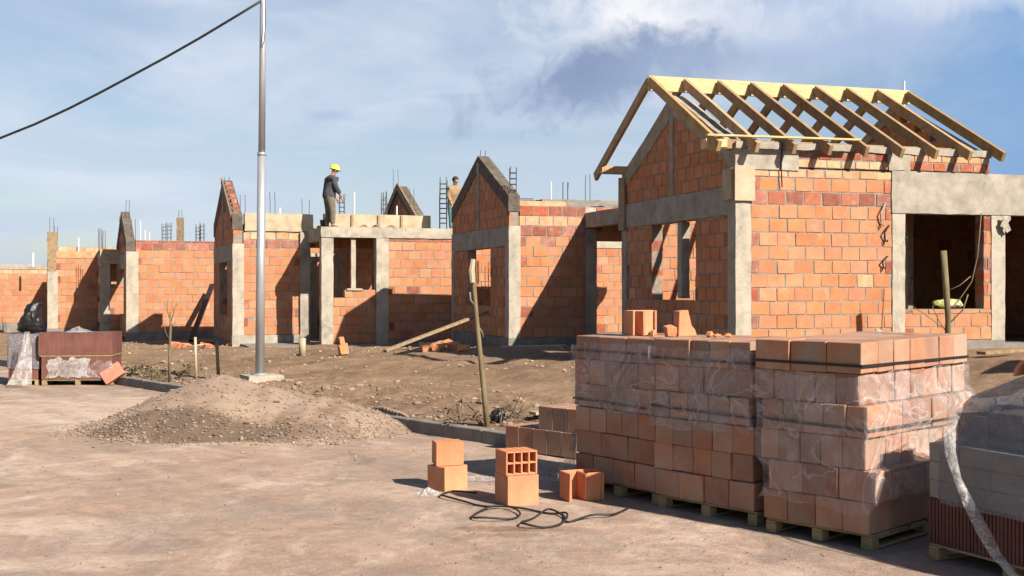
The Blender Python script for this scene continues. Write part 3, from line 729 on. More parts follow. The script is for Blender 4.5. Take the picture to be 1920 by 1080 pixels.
# gravel pile
def pile_h(x, y):
    def cone(cx, cy, h, rx, ry, ang, pw=1.15):
        dx, dy = x-cx, y-cy; c, s = math.cos(ang), math.sin(ang)
        d = math.hypot((dx*c+dy*s)/rx, (-dx*s+dy*c)/ry)
        return h*max(0, 1-d**pw)
    h = max(cone(-4.3, 17.5, .79, 1.95, 2.05, -.5), cone(-2.75, 17.0, .50, 1.35, 1.6, -.6), cone(-3.6, 17.4, .62, 1.7, 1.9, -.5), cone(-4.95, 17.3, .40, 1.45, 1.6, -.3))
    h += min(1, h*5)*(.035*noise.noise((x*1.6, y*1.6, 2))+.02*noise.noise((x*5, y*5, 3))-.05*max(0, noise.noise((x*2.1, y*1.1, 8)))*sm(17.0-y, 0, 1.6))
    return h
mb = MB(); nx, ny = 130, 110; x0, x1, y0, y1 = -7.2, -.9, 14.6, 20.2
grid = {}
for i in range(nx+1):
    for j in range(ny+1):
        x, y = x0+(x1-x0)*i/nx, y0+(y1-y0)*j/ny
        h = pile_h(x, y); b = zg(x, y, False)
        grid[i, j] = (x, y, h+min(b*.6, .1)-.02 if h > .004 else -.05)
vs, idx = [], {}
for k, v in grid.items(): idx[k] = len(vs); vs.append(v)
fs = [(idx[i, j], idx[i+1, j], idx[i+1, j+1], idx[i, j+1]) for i in range(nx) for j in range(ny) if max(grid[q][2] for q in ((i, j), (i+1, j), (i+1, j+1), (i, j+1))) > -.049]
mb.add(vs, fs, 0)
cnt = 0
while cnt < 3800:
    x, y = rr.uniform(-6.8, -1.2), rr.uniform(14.8, 18.8); h = pile_h(x, y)
    near = sm(.42-h, 0, .4)
    if h < -.01 or (h < .003 and rr.random() > .12) or rr.random() > .18+.82*near*(.4+1.2*max(0, noise.noise((x*1.1, y*1.1, 4))+.25)): continue
    if h <= .003 and min(pile_h(x+dx, y+dy) for dx, dy in ((.25, .0), (0, .3), (-.25, 0), (.2, .2))) <= 0 and max(pile_h(x+dx, y+dy) for dx, dy in ((.25, .0), (0, .3), (-.25, 0), (.2, .2))) <= 0: continue
    r = rr.choice([.012, .016, .02, .026]) if rr.random() < .95 else rr.uniform(.028, .045)
    rock(mb, (x, y, max(h-.02, 0)+r*.2), r, rr.choice([1]*8+[0]*6), rnd=rr); cnt += 1
pile = mb.build('gravel_pile', ['sand', 'stone', 'concrete_pale'], smooth=False)
for p in pile.data.polygons:
    if p.material_index == 0 and len(p.vertices) == 4: p.use_smooth = True
tag(recenter(pile), 'grey brown heap of gravel on the road before the steel pole', 'gravel heap')

# ------------------------------------------------------------------ pole, footing, cable
pb = ground(487, 716); pb.z = zg(pb.x, pb.y, False)
foot = MB(); foot.rbox(-.34, .36, -.34, .36, -.35, .14, 0, .12, .012)
fo = foot.build('concrete_footing', 'concrete_pale'); fo.location = (pb.x+.03, pb.y, pb.z-.0); fo.rotation_euler = (0, 0, R(28))
tag(fo, 'cast concrete footing block under the steel pole', 'footing')
pole = empty('street_pole', (pb.x, pb.y, pb.z+.14), 0, 'tall galvanised steel pole rising from a concrete footing behind the gravel heap', 'pole')
hz = 8.6; lean = .009
def pl(z): return (lean*z, 0, z)
j1 = (at(490, 290, pb.y).z-pb.z-.14); 
mb = MB(); mb.tube([pl(0), pl(j1)], [.088, .080], 24); mb.build('lower_tube', 'galv', pole, smooth=True)
mb = MB(); mb.tube([pl(j1-.02), pl(j1+.04)], [.086, .086], 24); mb.build('collar', 'galv', pole, smooth=True)
mb = MB(); mb.tube([pl(j1+.04), pl(hz)], [.066, .054], 24); mb.build('upper_tube', 'galv', pole, smooth=True)
mb = MB(); mb.tube([pl(0), pl(.03)], [.15, .15], 20); mb.build('base_plate', 'galv', pole)
# power line from the pole top to the next pole outside the view
mb = MB(); pts = []
P0 = at(489, 2, pb.y-.1); 
for (px, py) in ((489, 2), (440, 32), (375, 71), (310, 108), (245, 143), (185, 175), (130, 203), (65, 233), (0, 259), (-80, 287), (-180, 315), (-300, 338), (-420, 350)):
    k = (489-px)/900; pts.append(at(px, py, pb.y-.1+k*1.5))
mb.tube(pts, .024, 8); wire = mb.build('power_cable', 'rubber', smooth=True)
# it leaves the pole as a thin drop wire down the shaft
tag(wire, 'thick dark cable sagging from the pole top towards the left', 'cable')
mb = MB(); q = [at(497, 0, pb.y-.1), at(498, 40, pb.y-.12), at(495, 78, pb.y-.14), at(491, 90, pb.y-.1)]; mb.tube(q, .008, 6); mb.build('drop_wire', 'rubber', pole, world=True)

# ------------------------------------------------------------------ block pallets
def wooden_pallet(parent, L, W, flip=False):
    """L along local x, W along local y, top at .12"""
    mb = MB()
    for k in range(6):
        a = W*k/6+.012; mb.box(0, L, a, a+W/6-.03, .098, .12, 0, .003)
    for x in (0, L/2-.05, L-.1):
        mb.box(x, x+.1, 0, W, .076, .098)
        for y in (0, W/2-.05, W-.1): mb.box(x, x+.1, y, y+.1, .02, .076)
        mb.box(x, x+.1, 0, W, 0, .02)
    if flip: mb.v = [(-x, y, z) for x, y, z in mb.v]
    return mb.build('pallet', 'pallet_wood', parent, bevel=.004)
def block_mesh(w, d, h):
    mb = MB(); mb.box(0, w, 0, d, 0, h, 0, .003); 
    # fine vertical ribs of the extruded face
    return mb
def block(parent, x0, x1, y0, y1, z0, z1, mat='stack_brick', dy=0):
    mb = MB(); mb.box(-x1, -x0, y0, y1, z0, z1, 0, .004); return mb.build('brick', mat, parent, bevel=.006)
def brick_pallet(corner, ang, L, W, courses, ch, label, straps, jit, seed, wrap=True, topz=None):
    """corner = near end of the street face; local x runs along the street face away, local y into depth"""
    rnd = random.Random(seed)
    o = empty('brick_pallet', (corner.x, corner.y, 0), ang, label, 'pallet of bricks', 'strapped pallets of hollow blocks')
    wooden_pallet(o, L, W, flip=True).location = (0, .035, 0)
    z = .125; boxes = []
    for c in range(courses):
        ox, oy = jit[c] if c < len(jit) else (0, 0)
        style = rnd.choice([0, 1, 2]) if c else 1
        # row along the street face
        def row(l, n, j):
            cuts = [0]; 
            for k in range(n): cuts.append(cuts[-1]+rnd.uniform(1-j, 1+j))
            return [q/cuts[-1]*l for q in cuts]
        n = {0: 5, 1: 4, 2: 3}[style] if L > 1.1 else {0: 5, 1: 4, 2: 3}[style]
        D1 = .30 if style != 2 else .25
        xs = row(L, n, .06)
        for a, b in zip(xs, xs[1:]):
            t = rnd.uniform(-.008, .008)
            block(o, a+ox+.003, b+ox-.003, oy+t, D1+oy-.003, z+.002, z+ch-.002)
        # row along the near end, and the opposite sides
        m = max(3, int(round((W-D1)/(.25 if style != 1 else .34))))
        ys = [D1+q for q in row(W-D1, m, .05)]
        for a, b in zip(ys, ys[1:]):
            t = rnd.uniform(-.008, .008)
            block(o, ox+t, .32+ox, a+oy+.003, b+oy-.003, z+.002, z+ch-.002)
        nb = max(2, int(round((L-.33)/.36)))
        xs = [.33+q for q in row(L-.33, nb, .03)]
        for a, b in zip(xs, xs[1:]):
            block(o, a+ox+.003, b+ox-.003, W-.3+oy, W+oy, z+.002, z+ch-.002)
        mb = MB(); mb.box(-(L-.01+ox), -(.325+ox), D1+oy, W-.302+oy, z+.004, z+ch-.006, 0, .003); 
        mb.build('brick_core', 'stack_brick', o)
        boxes.append((ox, oy, z, z+ch)); z += ch
    for zs in straps:
        c = min(courses-1, int((zs-.125)/ch)); ox, oy = jit[c] if c < len(jit) else (0, 0)
        mb = MB(); g_ = .012; hgt = .022
        s1, s2, s3, s4 = (-g_+ox, -g_+oy), (L+g_+ox, -g_+oy), (L+g_+ox, W+g_+oy), (-g_+ox, W+g_+oy)
        k = [0, rnd.uniform(-.03, .03), 0, rnd.uniform(-.03, .03)]
        for (p, q, za, zb) in ((s1, s2, zs, zs+k[1]), (s2, s3, zs+k[1], zs), (s3, s4, zs, zs+k[3]), (s4, s1, zs+k[3], zs)):
            mb.beam((-p[0], p[1], za), (-q[0], q[1], zb), .004, hgt)
        mb.build('strap', 'strap', o)
    if wrap:
        mb = MB(); n = 20; zz = [wrap[0]+(wrap[1]-wrap[0])*i/12 for i in range(13)]
        ring = []
        per = [(-.02+(L+.04)*i/n, -.02) for i in range(n)]+[(L+.02, -.02+(W+.04)*i/n) for i in range(n)]+[(L+.02-(L+.04)*i/n, W+.02) for i in range(n)]+[(-.02, W+.02-(W+.04)*i/n) for i in range(n)]
        vs = []
        for i, zv in enumerate(zz):
            c = max(0, min(courses-1, int((zv-.125)/ch))); ox, oy = jit[c] if c < len(jit) else (0, 0)
            for j, (x, y) in enumerate(per):
                cx, cy = x-L/2, y-W/2; d = .010+.022*abs(noise.noise((x*5, y*5, zv*3+seed)))
                l = math.hypot(cx, cy); zq = zv
                if i in (0, 12): zq += .07*noise.noise((x*3, y*3, seed+i))
                vs.append((-(x+ox+cx/l*d), y+oy+cy/l*d, zq))
        k = len(per); fs = [(i*k+j, i*k+(j+1) % k, (i+1)*k+(j+1) % k, (i+1)*k+j) for i in range(12) for j in range(k)]
        mb.add(vs, fs); mb.build('plastic_wrap', 'film', o, smooth=True)
    return o, z
def street_angle(d): return math.atan2(-d[1], -d[0])
c3 = road(1631, 1034)
S3, z3 = brick_pallet(c3, street_angle((-.67, .742)), 1.0, 1.70, 6, .250, 'rightmost strapped pallet of pale orange blocks, one end face in full sun', (1.44, .94),
    [(0, 0), (-.06, -.0), (.03, .0), (.0, -.012), (.085, .012), (.055, -.01)], 11, wrap=(.30, 1.36))
S3.rotation_euler.x = R(.8)
c2 = road(1414, 988)
S2, z2 = brick_pallet(c2, street_angle((-.635, .772)), 1.16, 1.2, 6, .243, 'middle strapped pallet of blocks, shaded, with a broken block on its top', (1.40, .93),
    [(0, 0), (.03, .02), (-.01, -.01), (.05, 0), (.02, .02), (.035, .0)], 5, wrap=(.78, 1.5))
c1 = road(1230, 948)
S1, z1 = brick_pallet(c1, street_angle((-.58, .815)), 1.21, 1.2, 6, .240, 'leftmost strapped pallet of blocks, shaded, with an upright hollow block on its top', (1.42, .90),
    [(0, 0), (.02, .02), (.0, 0), (.035, .012), (.01, -.01), (.02, .01)], 23, wrap=(.85, 1.5))
# loose sheet of film hanging from the left pallet
mb = MB(); a0 = at(1078, 800, 12.2); n = 14; vs = []
for i in range(n+1):
    f = i/n
    l = at(1079-38*f**1.3, 795+105*f, 12.25-.5*f); r_ = at(1083-10*f, 790+115*f, 12.35-.3*f)
    for k in range(6):
        q = l.lerp(r_, k/5); q.z = max(q.z, .015); vs.append(q+Vector((.02*math.sin(k*2.1+i), .03*math.sin(k*2.7+i*.8), 0)))
mb.add(vs, [(i*6+k, i*6+k+1, (i+1)*6+k+1, (i+1)*6+k) for i in range(n) for k in range(5)]); mb.build('loose_wrap', 'film_white', S1, world=True, smooth=True)

# ------------------------------------------------------------------ hollow blocks
def hollow_block(w, d, h, cols=4, rws=2, axis='y'):
    """block with through holes along y; w x h end face"""
    mb = MB()
    t = .016; xs = [0]; 
    cw = (w-t*(cols+1))/cols; rh = (h-t*(rws+1))/rws
    for i in range(cols+1): mb.box(i*(cw+t)-w/2, i*(cw+t)+t-w/2, -d/2, d/2, 0, h)
    for i in range(cols):
        for j in range(rws+1):
            mb.box(i*(cw+t)+t-w/2, (i+1)*(cw+t)-w/2, -d/2, d/2, j*(rh+t), j*(rh+t)+t)
    # closing wall deep inside so that the holes read dark
    return mb
def solid_block(w, d, h):
    mb = MB()
    mb.box(-w/2, w/2, -d/2, d/2, 0, h, 0, .003); return mb
def place(mb, name, mat, p, yaw, label, cat='brick', group=None, tilt=(0, 0), bevel=.004):
    o = mb.build(name, mat, bevel=bevel); o.location = p; o.rotation_euler = (R(tilt[0]), R(tilt[1]), R(yaw)); return tag(o, label, cat, group)
LG = 'loose clay blocks on the road'
p = road(834, 922); p.y += .14; p.x += .02
place(solid_block(.30, .28, .25), 'clay_brick', 'loose_brick', p, 42, 'orange clay block on the road carrying another block turned askew', group=LG)
p2 = p+Vector((.0, .04, .252)); place(solid_block(.285, .26, .235), 'clay_brick', 'loose_brick', p2, 14, 'orange clay block lying on top of the left pair on the road', group=LG)
p = road(968, 948); p.y += .13
place(hollow_block(.315, .30, .285, 3, 2), 'clay_brick', 'loose_brick', p, 25, 'orange block standing on the road under the block with square holes', group=LG).rotation_euler = (0, 0, R(25))
mbh = solid_block(.31, .27, .28)
p3 = p+Vector((.0, -.0, .287)); place(hollow_block(.32, .27, .225, 4, 2), 'hollow_brick', 'loose_brick', p3, 23, 'hollow clay block with eight square holes facing the camera', group=LG)
# front skin of the lower block: plain side to the camera
mb = MB(); mb.box(-.16, .16, -.157, -.151, 0, .286); fs_ = mb.build('brick_face', 'loose_brick', bpy.data.objects['clay_brick.002'] if 'clay_brick.002' in bpy.data.objects else None)
def broken_block(w, d, h, keep):
    mb = MB(); t = .022
    mb.box(-w/2, -w/2+t, -d/2, d/2, 0, h, 0, .004); mb.box(-w/2+t, w/2, d/2-t, d/2, 0, h, 0, .004)
    mb.box(-t/2, t/2, -d/2+.02, d/2-t, 0, h*.97, 0, .006)
    mb.box(w/2-t, w/2, -d/2+.0, d/2-t, 0, h*keep, 0, .004)
    mb.box(t/2, w/2-t, -d/2+.02, -d/2+.02+t, 0, h, 0, .006)
    return mb
p = road(1092, 940); p.y += .12
place(broken_block(.36, .26, .27, 1), 'broken_brick', 'loose_brick', p, 20, 'broken clay block standing open on the road beside the left pallet', group=LG)
# on top of the pallets
p = Vector(at(1200, 627, 12.0)); p.z = z1+.006
place(broken_block(.26, .24, .25, 1), 'broken_brick', 'loose_brick', p, 18, 'upright hollow clay block standing on the left pallet', group='blocks left on the pallets')
p = Vector(at(1277, 628, 11.3)); p.z = z2+.005
mb = MB(); mb.poly([(-.06, 0), (.15, 0), (.13, .06), (.09, .10), (.05, .25), (-.05, .24), (-.055, .12)], 'y', -.05, .05); mb.box(-.16, -.062, -.03, .05, 0, .1, 0, .02)
place(mb, 'broken_brick', 'loose_brick', p, 25, 'jagged broken piece of clay block on the middle pallet', group='blocks left on the pallets')
for i, (px, Yp) in enumerate(((1330, 11.2), (1345, 10.9), (1225, 11.9), (1365, 10.9), (1250, 11.6))):
    q = at(px, 630, Yp); q.z = (z2 if px > 1235 else z1)+.004
    mb = MB(); rr2 = random.Random(i); rock(mb, (0, 0, .02), rr2.uniform(.035, .06), rnd=rr2)
    place(mb, 'brick_chip', 'loose_brick', q, i*50, 'small brick chips scattered along the top of the pallets', 'brick chip', 'chips on the pallets', bevel=0)

# low stack left of the pallets
LB = 'loose stack of blocks beside the left pallet'
base = road(946, 842); dirv = Vector((.70, -.71, 0)); perp = Vector((.71, .70, 0))
lab = 'clay block standing in the low shaded stack behind the left pallet'
ang = math.degrees(math.atan2(dirv.y, dirv.x))
for k in range(5):
    for dpt in range(2):
        q = base+dirv*(.125+k*.245)+perp*(.16+dpt*.3); q.z = 0
        o = place(solid_block(.238, .29, .30), 'clay_brick', 'stack_brick', q, ang, lab, group=LB)
for k in range(2, 5):
    for dpt in range(2):
        q = base+dirv*(.20+k*.245)+perp*(.18+dpt*.3); q.z = .302
        o = place(solid_block(.238, .29, .285), 'clay_brick', 'stack_brick', q, ang, 'clay block in the upper layer of the low shaded stack behind the left pallet', group=LB)

# ------------------------------------------------------------------ right hand wrapped pallet
wdir = Vector((.42, -.907, 0)); wperp = Vector((.907, .42, 0))
wc = road(1741, 1046); wang = math.atan2(wdir.y, wdir.x)
W = empty('wrapped_pallet', (wc.x, wc.y, 0), wang, 'pallet of brown ribbed tiles and grey blocks under draped clear plastic', 'wrapped pallet')
WL, WW = 1.5, 1.3      # local x along the face, local y into the depth
wooden_pallet(W, WL, WW)
mb = MB(); nrib = 44
for i in range(nrib):
    a = WL*i/nrib; mb.box(a+.004, a+WL/nrib-.008, .0, .03, .125, .46, 0, .002)
for i in range(36):
    a = WW*i/36; mb.box(-.0, .03, a+.035, a+WW/36-.006+.03, .125, .46, 0, .002)
mb.box(.031, WL-.01, .031, WW+.02, .125, .458); mb.build('tile_row', 'tile_brown', W)
for k in range(3):
    for i in range(5):
        for jj in range(3):
            mb = MB(); mb.box(WL*i/5+.003, WL*(i+1)/5-.003, WW*jj/3+.003, WW*(jj+1)/3-.003, .463+k*.14, .60+k*.14, 0, .004); mb.build('grey_block', 'grey_block', W, bevel=.005)
mb = MB()
for i in range(4):
    for jj in range(3):
        mb.box(.13+.31*i, .43+.31*i, .16+.33*jj, .48+.33*jj, .885, 1.10+.05*((i+jj) % 2)+(.16 if i in (1, 2) and jj == 1 else 0), 0, .01)
mb.build('tile_bundle', 'plinth', W, bevel=.006)
# plastic sheet
mb = MB(); n = 220; rings = []
prof = [(.44, .015, .0), (.54, .02, .02), (.66, .018, .05), (.80, .02, .08), (.88, .035, .12), (.93, -.03, .3), (1.0, -.075, .6), (1.09, -.09, .8), (1.16, -.105, .9), (1.22, -.15, 1.0), (1.28, -.23, 1.1), (1.33, -.31, 1.1), (1.38, -.39, 1.1), (1.42, -.47, .9), (1.445, -.56, .6)]
vs = []
for i, (zv, off, wv) in enumerate(prof):
    for j in range(n):
        a = 2*math.pi*j/n; ca, sa = math.cos(a), math.sin(a); pw = .22+.3*wv/1.2
        hx, hy = WL/2+off, WW/2+off
        x = WL/2+hx*math.copysign(abs(ca)**pw, ca); y = WW/2+hy*math.copysign(abs(sa)**pw, sa)
        f = .035*noise.noise((x*4, y*4, zv*1.2))*(0.25+wv)+.026*wv*(1-abs(noise.noise((x*7+zv*2.0, y*7-zv*1.5, zv*1.5))*2.2))
        cx, cy = x-WL/2, y-WW/2; l = math.hypot(cx, cy) or 1
        dz = .05*wv*noise.noise((x*2.2, y*2.2, 3))+(.03*noise.noise((x*6, y*6, 1)) if i == 0 else 0)
        vs.append((x+cx/l*f, y+cy/l*f, zv+dz))
fs = [(i*n+j, i*n+(j+1) % n, (i+1)*n+(j+1) % n, (i+1)*n+j) for i in range(len(prof)-1) for j in range(n)]
vs.append((WL/2, WW/2, 1.46)); fs += [((len(prof)-1)*n+j, (len(prof)-1)*n+(j+1) % n, len(vs)-1) for j in range(n)]
mb.add(vs, fs); mb.build('plastic_sheet', 'film_thick', W, smooth=True)
mb = MB(); n = 12; vs = []
for i in range(9):
    for k in range(n+1):
        a = math.pi*k/n; r_ = .13+.004*math.sin(i*2.3)
        vs += [(-.24+.48*i/8, math.cos(a)*r_, math.sin(a)*r_), (-.24+.48*i/8, math.cos(a)*(r_-.022), math.sin(a)*(r_-.022))]
q = 2*(n+1)
for i in range(8):
    for k in range(n):
        a0 = i*q+2*k; mb.add([], []); mb.f += [(a0, a0+q, a0+q+2, a0+2), (a0+1, a0+3, a0+q+3, a0+q+1)]; mb.m += [0, 0]
    mb.f += [(i*q, i*q+1, (i+1)*q+1, (i+1)*q), (i*q+2*n, (i+1)*q+2*n, (i+1)*q+2*n+1, i*q+2*n+1)]; mb.m += [0, 0]
for i in (0, 8):
    for k in range(n): mb.f.append((i*q+2*k, i*q+2*k+2, i*q+2*k+3, i*q+2*k+1)); mb.m.append(0)
mb.v = vs
rt_ = mb.build('ridge_tile', 'loose_brick', smooth=True); tag(rt_, 'orange half round ridge tile lying on the sheeted pallet at the right edge', 'roof tile')
Wm = wm(W); rt_.location = Wm @ Vector((.62, .55, 1.425)); rt_.rotation_euler = (0, R(-4), R(35))
# twisted tail of the sheet hanging down the front
mb = MB(); pts = [at(1838, 742, 9.1), at(1795, 775, 8.8), at(1781, 805, 8.62), at(1783, 850, 8.5), at(1797, 900, 8.4), at(1820, 950, 8.3), at(1846, 1000, 8.22), at(1868, 1040, 8.15), at(1900, 1078, 8.0), at(1945, 1110, 7.9)]
sub = []
for i in range(len(pts)-1):
    for k in range(5): sub.append(pts[i].lerp(pts[i+1], k/5))
vs = []
for i, q in enumerate(sub):
    wd = .026+.018*abs(math.sin(i*.16)); tw = .5+.35*math.sin(i*.21)
    d = Vector((math.cos(tw), -math.sin(tw)*.4, .25)).normalized()
    for k in range(5): vs.append(q+d*wd*(k/2-1)+Vector((0, -.012*math.cos((k-2)*1.2), 0)))
mb.add(vs, [(i*5+k, i*5+k+1, (i+1)*5+k+1, (i+1)*5+k) for i in range(len(sub)-1) for k in range(4)]); mb.build('sheet_tail', 'film_white', W, world=True, smooth=True)

# ------------------------------------------------------------------ tile pallets at the left
tc = road(78, 723)
T = empty('tile_pallet', (tc.x, tc.y, 0), R(8), 'pallet of brown roof tiles with torn white film on its lower half', 'pallet of tiles', 'pallets of tiles at the left')
wooden_pallet(T, 1.45, 1.1)
mb = MB()
for i in range(30): a = 1.43*i/30; mb.box(a, a+1.43/30-.004, 0, 1.05, .13, .60, 0, .003)
mb.build('tile_row', 'tile_brown', T)
mb = MB()
for i in range(34): a = -.06+1.5*i/34; mb.box(a, a+1.5/34-.002, -.02, 1.05, .64, 1.10, 0, .002)
mb.build('tile_row', 'tile_brown', T)
mb = MB(); mb.box(-.04, 1.45, -.01, 1.06, .605, .636, 0, .004); mb.build('layer_board', 'pallet_wood', T)
def torn(parent, name, x0, x1, z0, z1, y, mat, nx=22, nz=10, sd=1):
    mb = MB(); vs = []
    for i in range(nx+1):
        for k in range(nz+1):
            x = x0+(x1-x0)*i/nx; z = z0+(z1-z0)*k/nz
            ed = (k in (0, nz))*.05+(i in (0, nx))*.05
            vs.append((x+ed*noise.noise((x*9, z*9, sd)), y-.02-.03*abs(noise.noise((x*6, z*6, sd+3))), z+ed*1.6*noise.noise((x*7, z*5, sd+8))))
    mb.add(vs, [(i*(nz+1)+k, (i+1)*(nz+1)+k, (i+1)*(nz+1)+k+1, i*(nz+1)+k+1) for i in range(nx) for k in range(nz)])
    return mb.build(name, mat, parent, smooth=True)
torn(T, 'torn_film', .12, .95, .17, .56, 0, 'film_white', sd=2); torn(T, 'torn_film', .85, 1.44, .16, .5, -.01, 'film', sd=5)
T2c = road(10, 724)
T2 = empty('tile_pallet', (T2c.x, T2c.y+.15, 0), R(10), 'tile pallet wrapped in grey film at the left edge', 'pallet of tiles', 'pallets of tiles at the left')
wooden_pallet(T2, .62, 1.1)
mb = MB()
for i in range(12): a = .6*i/12; mb.box(a, a+.6/12-.004, 0, 1.05, .13, 1.06, 0, .003)
mb.build('tile_row', 'tile_brown', T2)
mb = MB(); n = 16; vs = []
for zv in (.36, .6, .85, 1.07, 1.085):
    per = [(-.02+.65*i/n, -.025) for i in range(n)]+[(.63, -.025+1.1*i/n) for i in range(n)]+[(.63-.65*i/n, 1.075) for i in range(n)]+[(-.02, 1.075-1.1*i/n) for i in range(n)]
    for (x, y) in per:
        cx, cy = x-.3, y-.52; l = math.hypot(cx, cy); d = .02*noise.noise((x*6, y*6, zv*4))-(.3 if zv > 1.08 else 0)
        vs.append((x+cx/l*d, y+cy/l*d, zv+(.05*noise.noise((x*4, y*4, 2)) if zv < .4 else 0)))
k = 4*n; mb.add(vs, [(i*k+j, i*k+(j+1) % k, (i+1)*k+(j+1) % k, (i+1)*k+j) for i in range(4) for j in range(k)]); mb.build('plastic_wrap', 'film_thick', T2, smooth=True)
mb = MB(); pts = [at(52, 622, 24.2), at(50, 650, 24.15), at(45, 680, 24.1), at(40, 705, 24.05), at(36, 722, 24.0)]; vs = []
for i, q in enumerate(pts):
    for kk in range(6): vs.append(q+Vector(((kk-2.5)*(.026+.018*i), .04*math.sin(kk*2.2+i), 0)))
mb.add(vs, [(i*6+kk, i*6+kk+1, (i+1)*6+kk+1, (i+1)*6+kk) for i in range(4) for kk in range(5)]); mb.build('hanging_film', 'film_white', T2, world=True, smooth=True)
# black bag on the pallets
bm = bmesh.new(); bmesh.ops.create_icosphere(bm, subdivisions=4, radius=1)
for v in bm.verts:
    c = v.co.copy(); z = (c.z+1)/2
    w = .27*(1-.50*z)+.02*math.sin(z*7); top = 0
    v.co = Vector((c.x*(w+top)/max(.35, math.sqrt(max(1e-3, 1-c.z*c.z)))*min(1, math.sqrt(max(0, 1-c.z*c.z))*2.2)+.14*z*z, c.y*.22, z*.66))
    v.co += noise.noise_vector(c*2.6)*.035+noise.noise_vector(c*6)*.022+noise.noise_vector(c*14)*.010
me = bpy.data.meshes.new('black_bag'); bm.to_mesh(me); bm.free(); me.materials.append(M['black']); me.polygons.foreach_set('use_smooth', [True]*len(me.polygons))
o = bpy.data.objects.new('black_bag', me); COL.objects.link(o); q = at(56, 622, 25.3); o.location = (q.x, q.y, 1.09); tag(o, 'bulging black plastic bag set down on the tile pallets', 'bag')
# crumpled clear sheet on top of the brown tiles
mb = MB(); vs = []
for i in range(15):
    for k in range(9):
        x, y = .55*(i/14-.5), .5*(k/8-.5); d = math.hypot(x/.27, y/.25); vs.append((x, y, max(.004, .13*(1-d)+.05*noise.noise((x*9, y*9, 1)))))
mb.add(vs, [(i*9+k, (i+1)*9+k, (i+1)*9+k+1, i*9+k+1) for i in range(14) for k in range(8)])
o = mb.build('crumpled_sheet', 'film_white', smooth=True); q = at(148, 620, 25.1); o.location = (q.x, q.y, 1.105); tag(o, 'crumpled clear plastic sheet on top of the brown tile pallet', 'plastic sheet')
# tilted tile pack leaning beside the pallet
q = road(222, 722); q.z = .0
mb = MB(); mb.box(-.22, .22, -.06, .06, 0, .30, 0, .006)
place(mb, 'leaning_brick', 'salmon', q+Vector((-.06, .05, .12)), 12, 'salmon coloured clay slab leaning tilted against the tile pallet', 'brick', tilt=(-18, -34))

# ------------------------------------------------------------------ stakes, saplings, planks, debris
def stick(name, pts, r, label, cat, mat='bark', n=8, extra=()):
    mb = MB(); mb.tube(pts, r, n)
    for (ep, er) in extra: mb.tube(ep, er, 6)
    o = mb.build(name, mat, smooth=True); return tag(recenter(o), label, cat)
b0 = ground(912, 800); Yb = b0.y
stick('tree_stake', [at(914, 806, Yb), at(908, 740, Yb), at(900, 660, Yb), at(893, 590, Yb), at(888, 530, Yb), at(886, 488, Yb)], [.042, .037, .034, .031, .033, .028],
      'bent wooden stake standing in the verge with its bark peeling, before the capped gable', 'stake',
      extra=[([at(891, 575, Yb), at(882, 562, Yb-.05), at(881, 548, Yb-.06)], .014), ([at(895, 610, Yb), at(904, 622, Yb), at(906, 632, Yb)], .012)])
mb = MB(); mb.tube([at(886, 530, Yb-.06), at(884, 508, Yb-.06), at(887, 486, Yb-.05)], [.035, .045, .034], 8); 
o = mb.build('bark_cap', 'board'); stake = bpy.data.objects['tree_stake']; o.data.transform(Matrix.Translation(-stake.location)); o.parent = stake
b1 = ground(318, 716); Yb = b1.y
stick('sapling', [at(318, 720, Yb), at(318, 660, Yb), at(320, 610, Yb), at(319, 585, Yb)], [.034, .028, .024, .016], 'thin bare sapling with a forked top behind the left kerb', 'sapling',
      extra=[([at(320, 605, Yb), at(326, 585, Yb), at(331, 568, Yb)], .010), ([at(319, 600, Yb), at(313, 580, Yb), at(314, 562, Yb)], .009), ([at(320, 612, Yb), at(330, 604, Yb)], .008), ([at(319, 640, Yb), at(310, 622, Yb), at(308, 606, Yb)], .006), ([at(326, 585, Yb), at(322, 570, Yb-.1), at(323, 560, Yb-.1)], .005), ([at(314, 575, Yb), at(308, 566, Yb)], .005), ([at(329, 575, Yb), at(336, 567, Yb)], .005)])
b2 = ground(368, 712); Yb = b2.y
stick('wooden_peg', [at(368, 715, Yb), at(366, 632, Yb)], .028, 'thin survey peg with a short crosspiece, middle of the small pegs by the kerb', 'peg', 'board', extra=[([at(350, 650, Yb), at(382, 646, Yb)], .014)])
b3 = ground(409, 708); Yb = b3.y
stick('wooden_peg', [at(410, 712, Yb), at(406, 640, Yb)], .036, 'dark topped survey peg standing just left of the gravel heap crest', 'peg', 'timber_old')
b4 = ground(567, 664); Yb = b4.y
stick('wooden_peg', [at(567, 668, Yb), at(567, 634, Yb)], .09, 'short pale peg in front of the porch of the worker house', 'peg', 'board', 6)
def plank(name, a, b, w, h, mat, label, cat='plank'):
    mb = MB(); mb.beam(a, b, w, h); o = mb.build(name, mat, bevel=.004); return tag(recenter(o), label, cat)
pa = ground(722, 661); pb_ = at(918, 583, 30.0)
plank('plank', pa+Vector((0, 0, .04)), pb_, .12, .06, 'timber_old', 'long pale plank leaning from the ground up to the capped gable wall')
qa = ground(358, 642); plank('plank', qa+Vector((0, 0, .05)), at(398, 534, 44.9), .18, .10, 'black', 'black plank propped against the wall of the ragged topped house')
qb = ground(985, 655); plank('plank', qb+Vector((-.5, 0, .05)), qb+Vector((.9, .3, .06)), .25, .05, 'board', 'short flat board on the ground at the foot of the capped gable house')
qc = ground(1890, 668); plank('plank', qc+Vector((-.5, -.2, .06)), qc+Vector((.7, .1, .12)), .22, .05, 'timber_old', 'old board lying in the shade before the rafter roofed house')
plank('plank', ground(795, 640)+Vector((-.4, .2, .06)), ground(795, 640)+Vector((.8, .1, .1)), .22, .05, 'timber_old', 'dark board lying in the shade at the porch wall of the worker house')
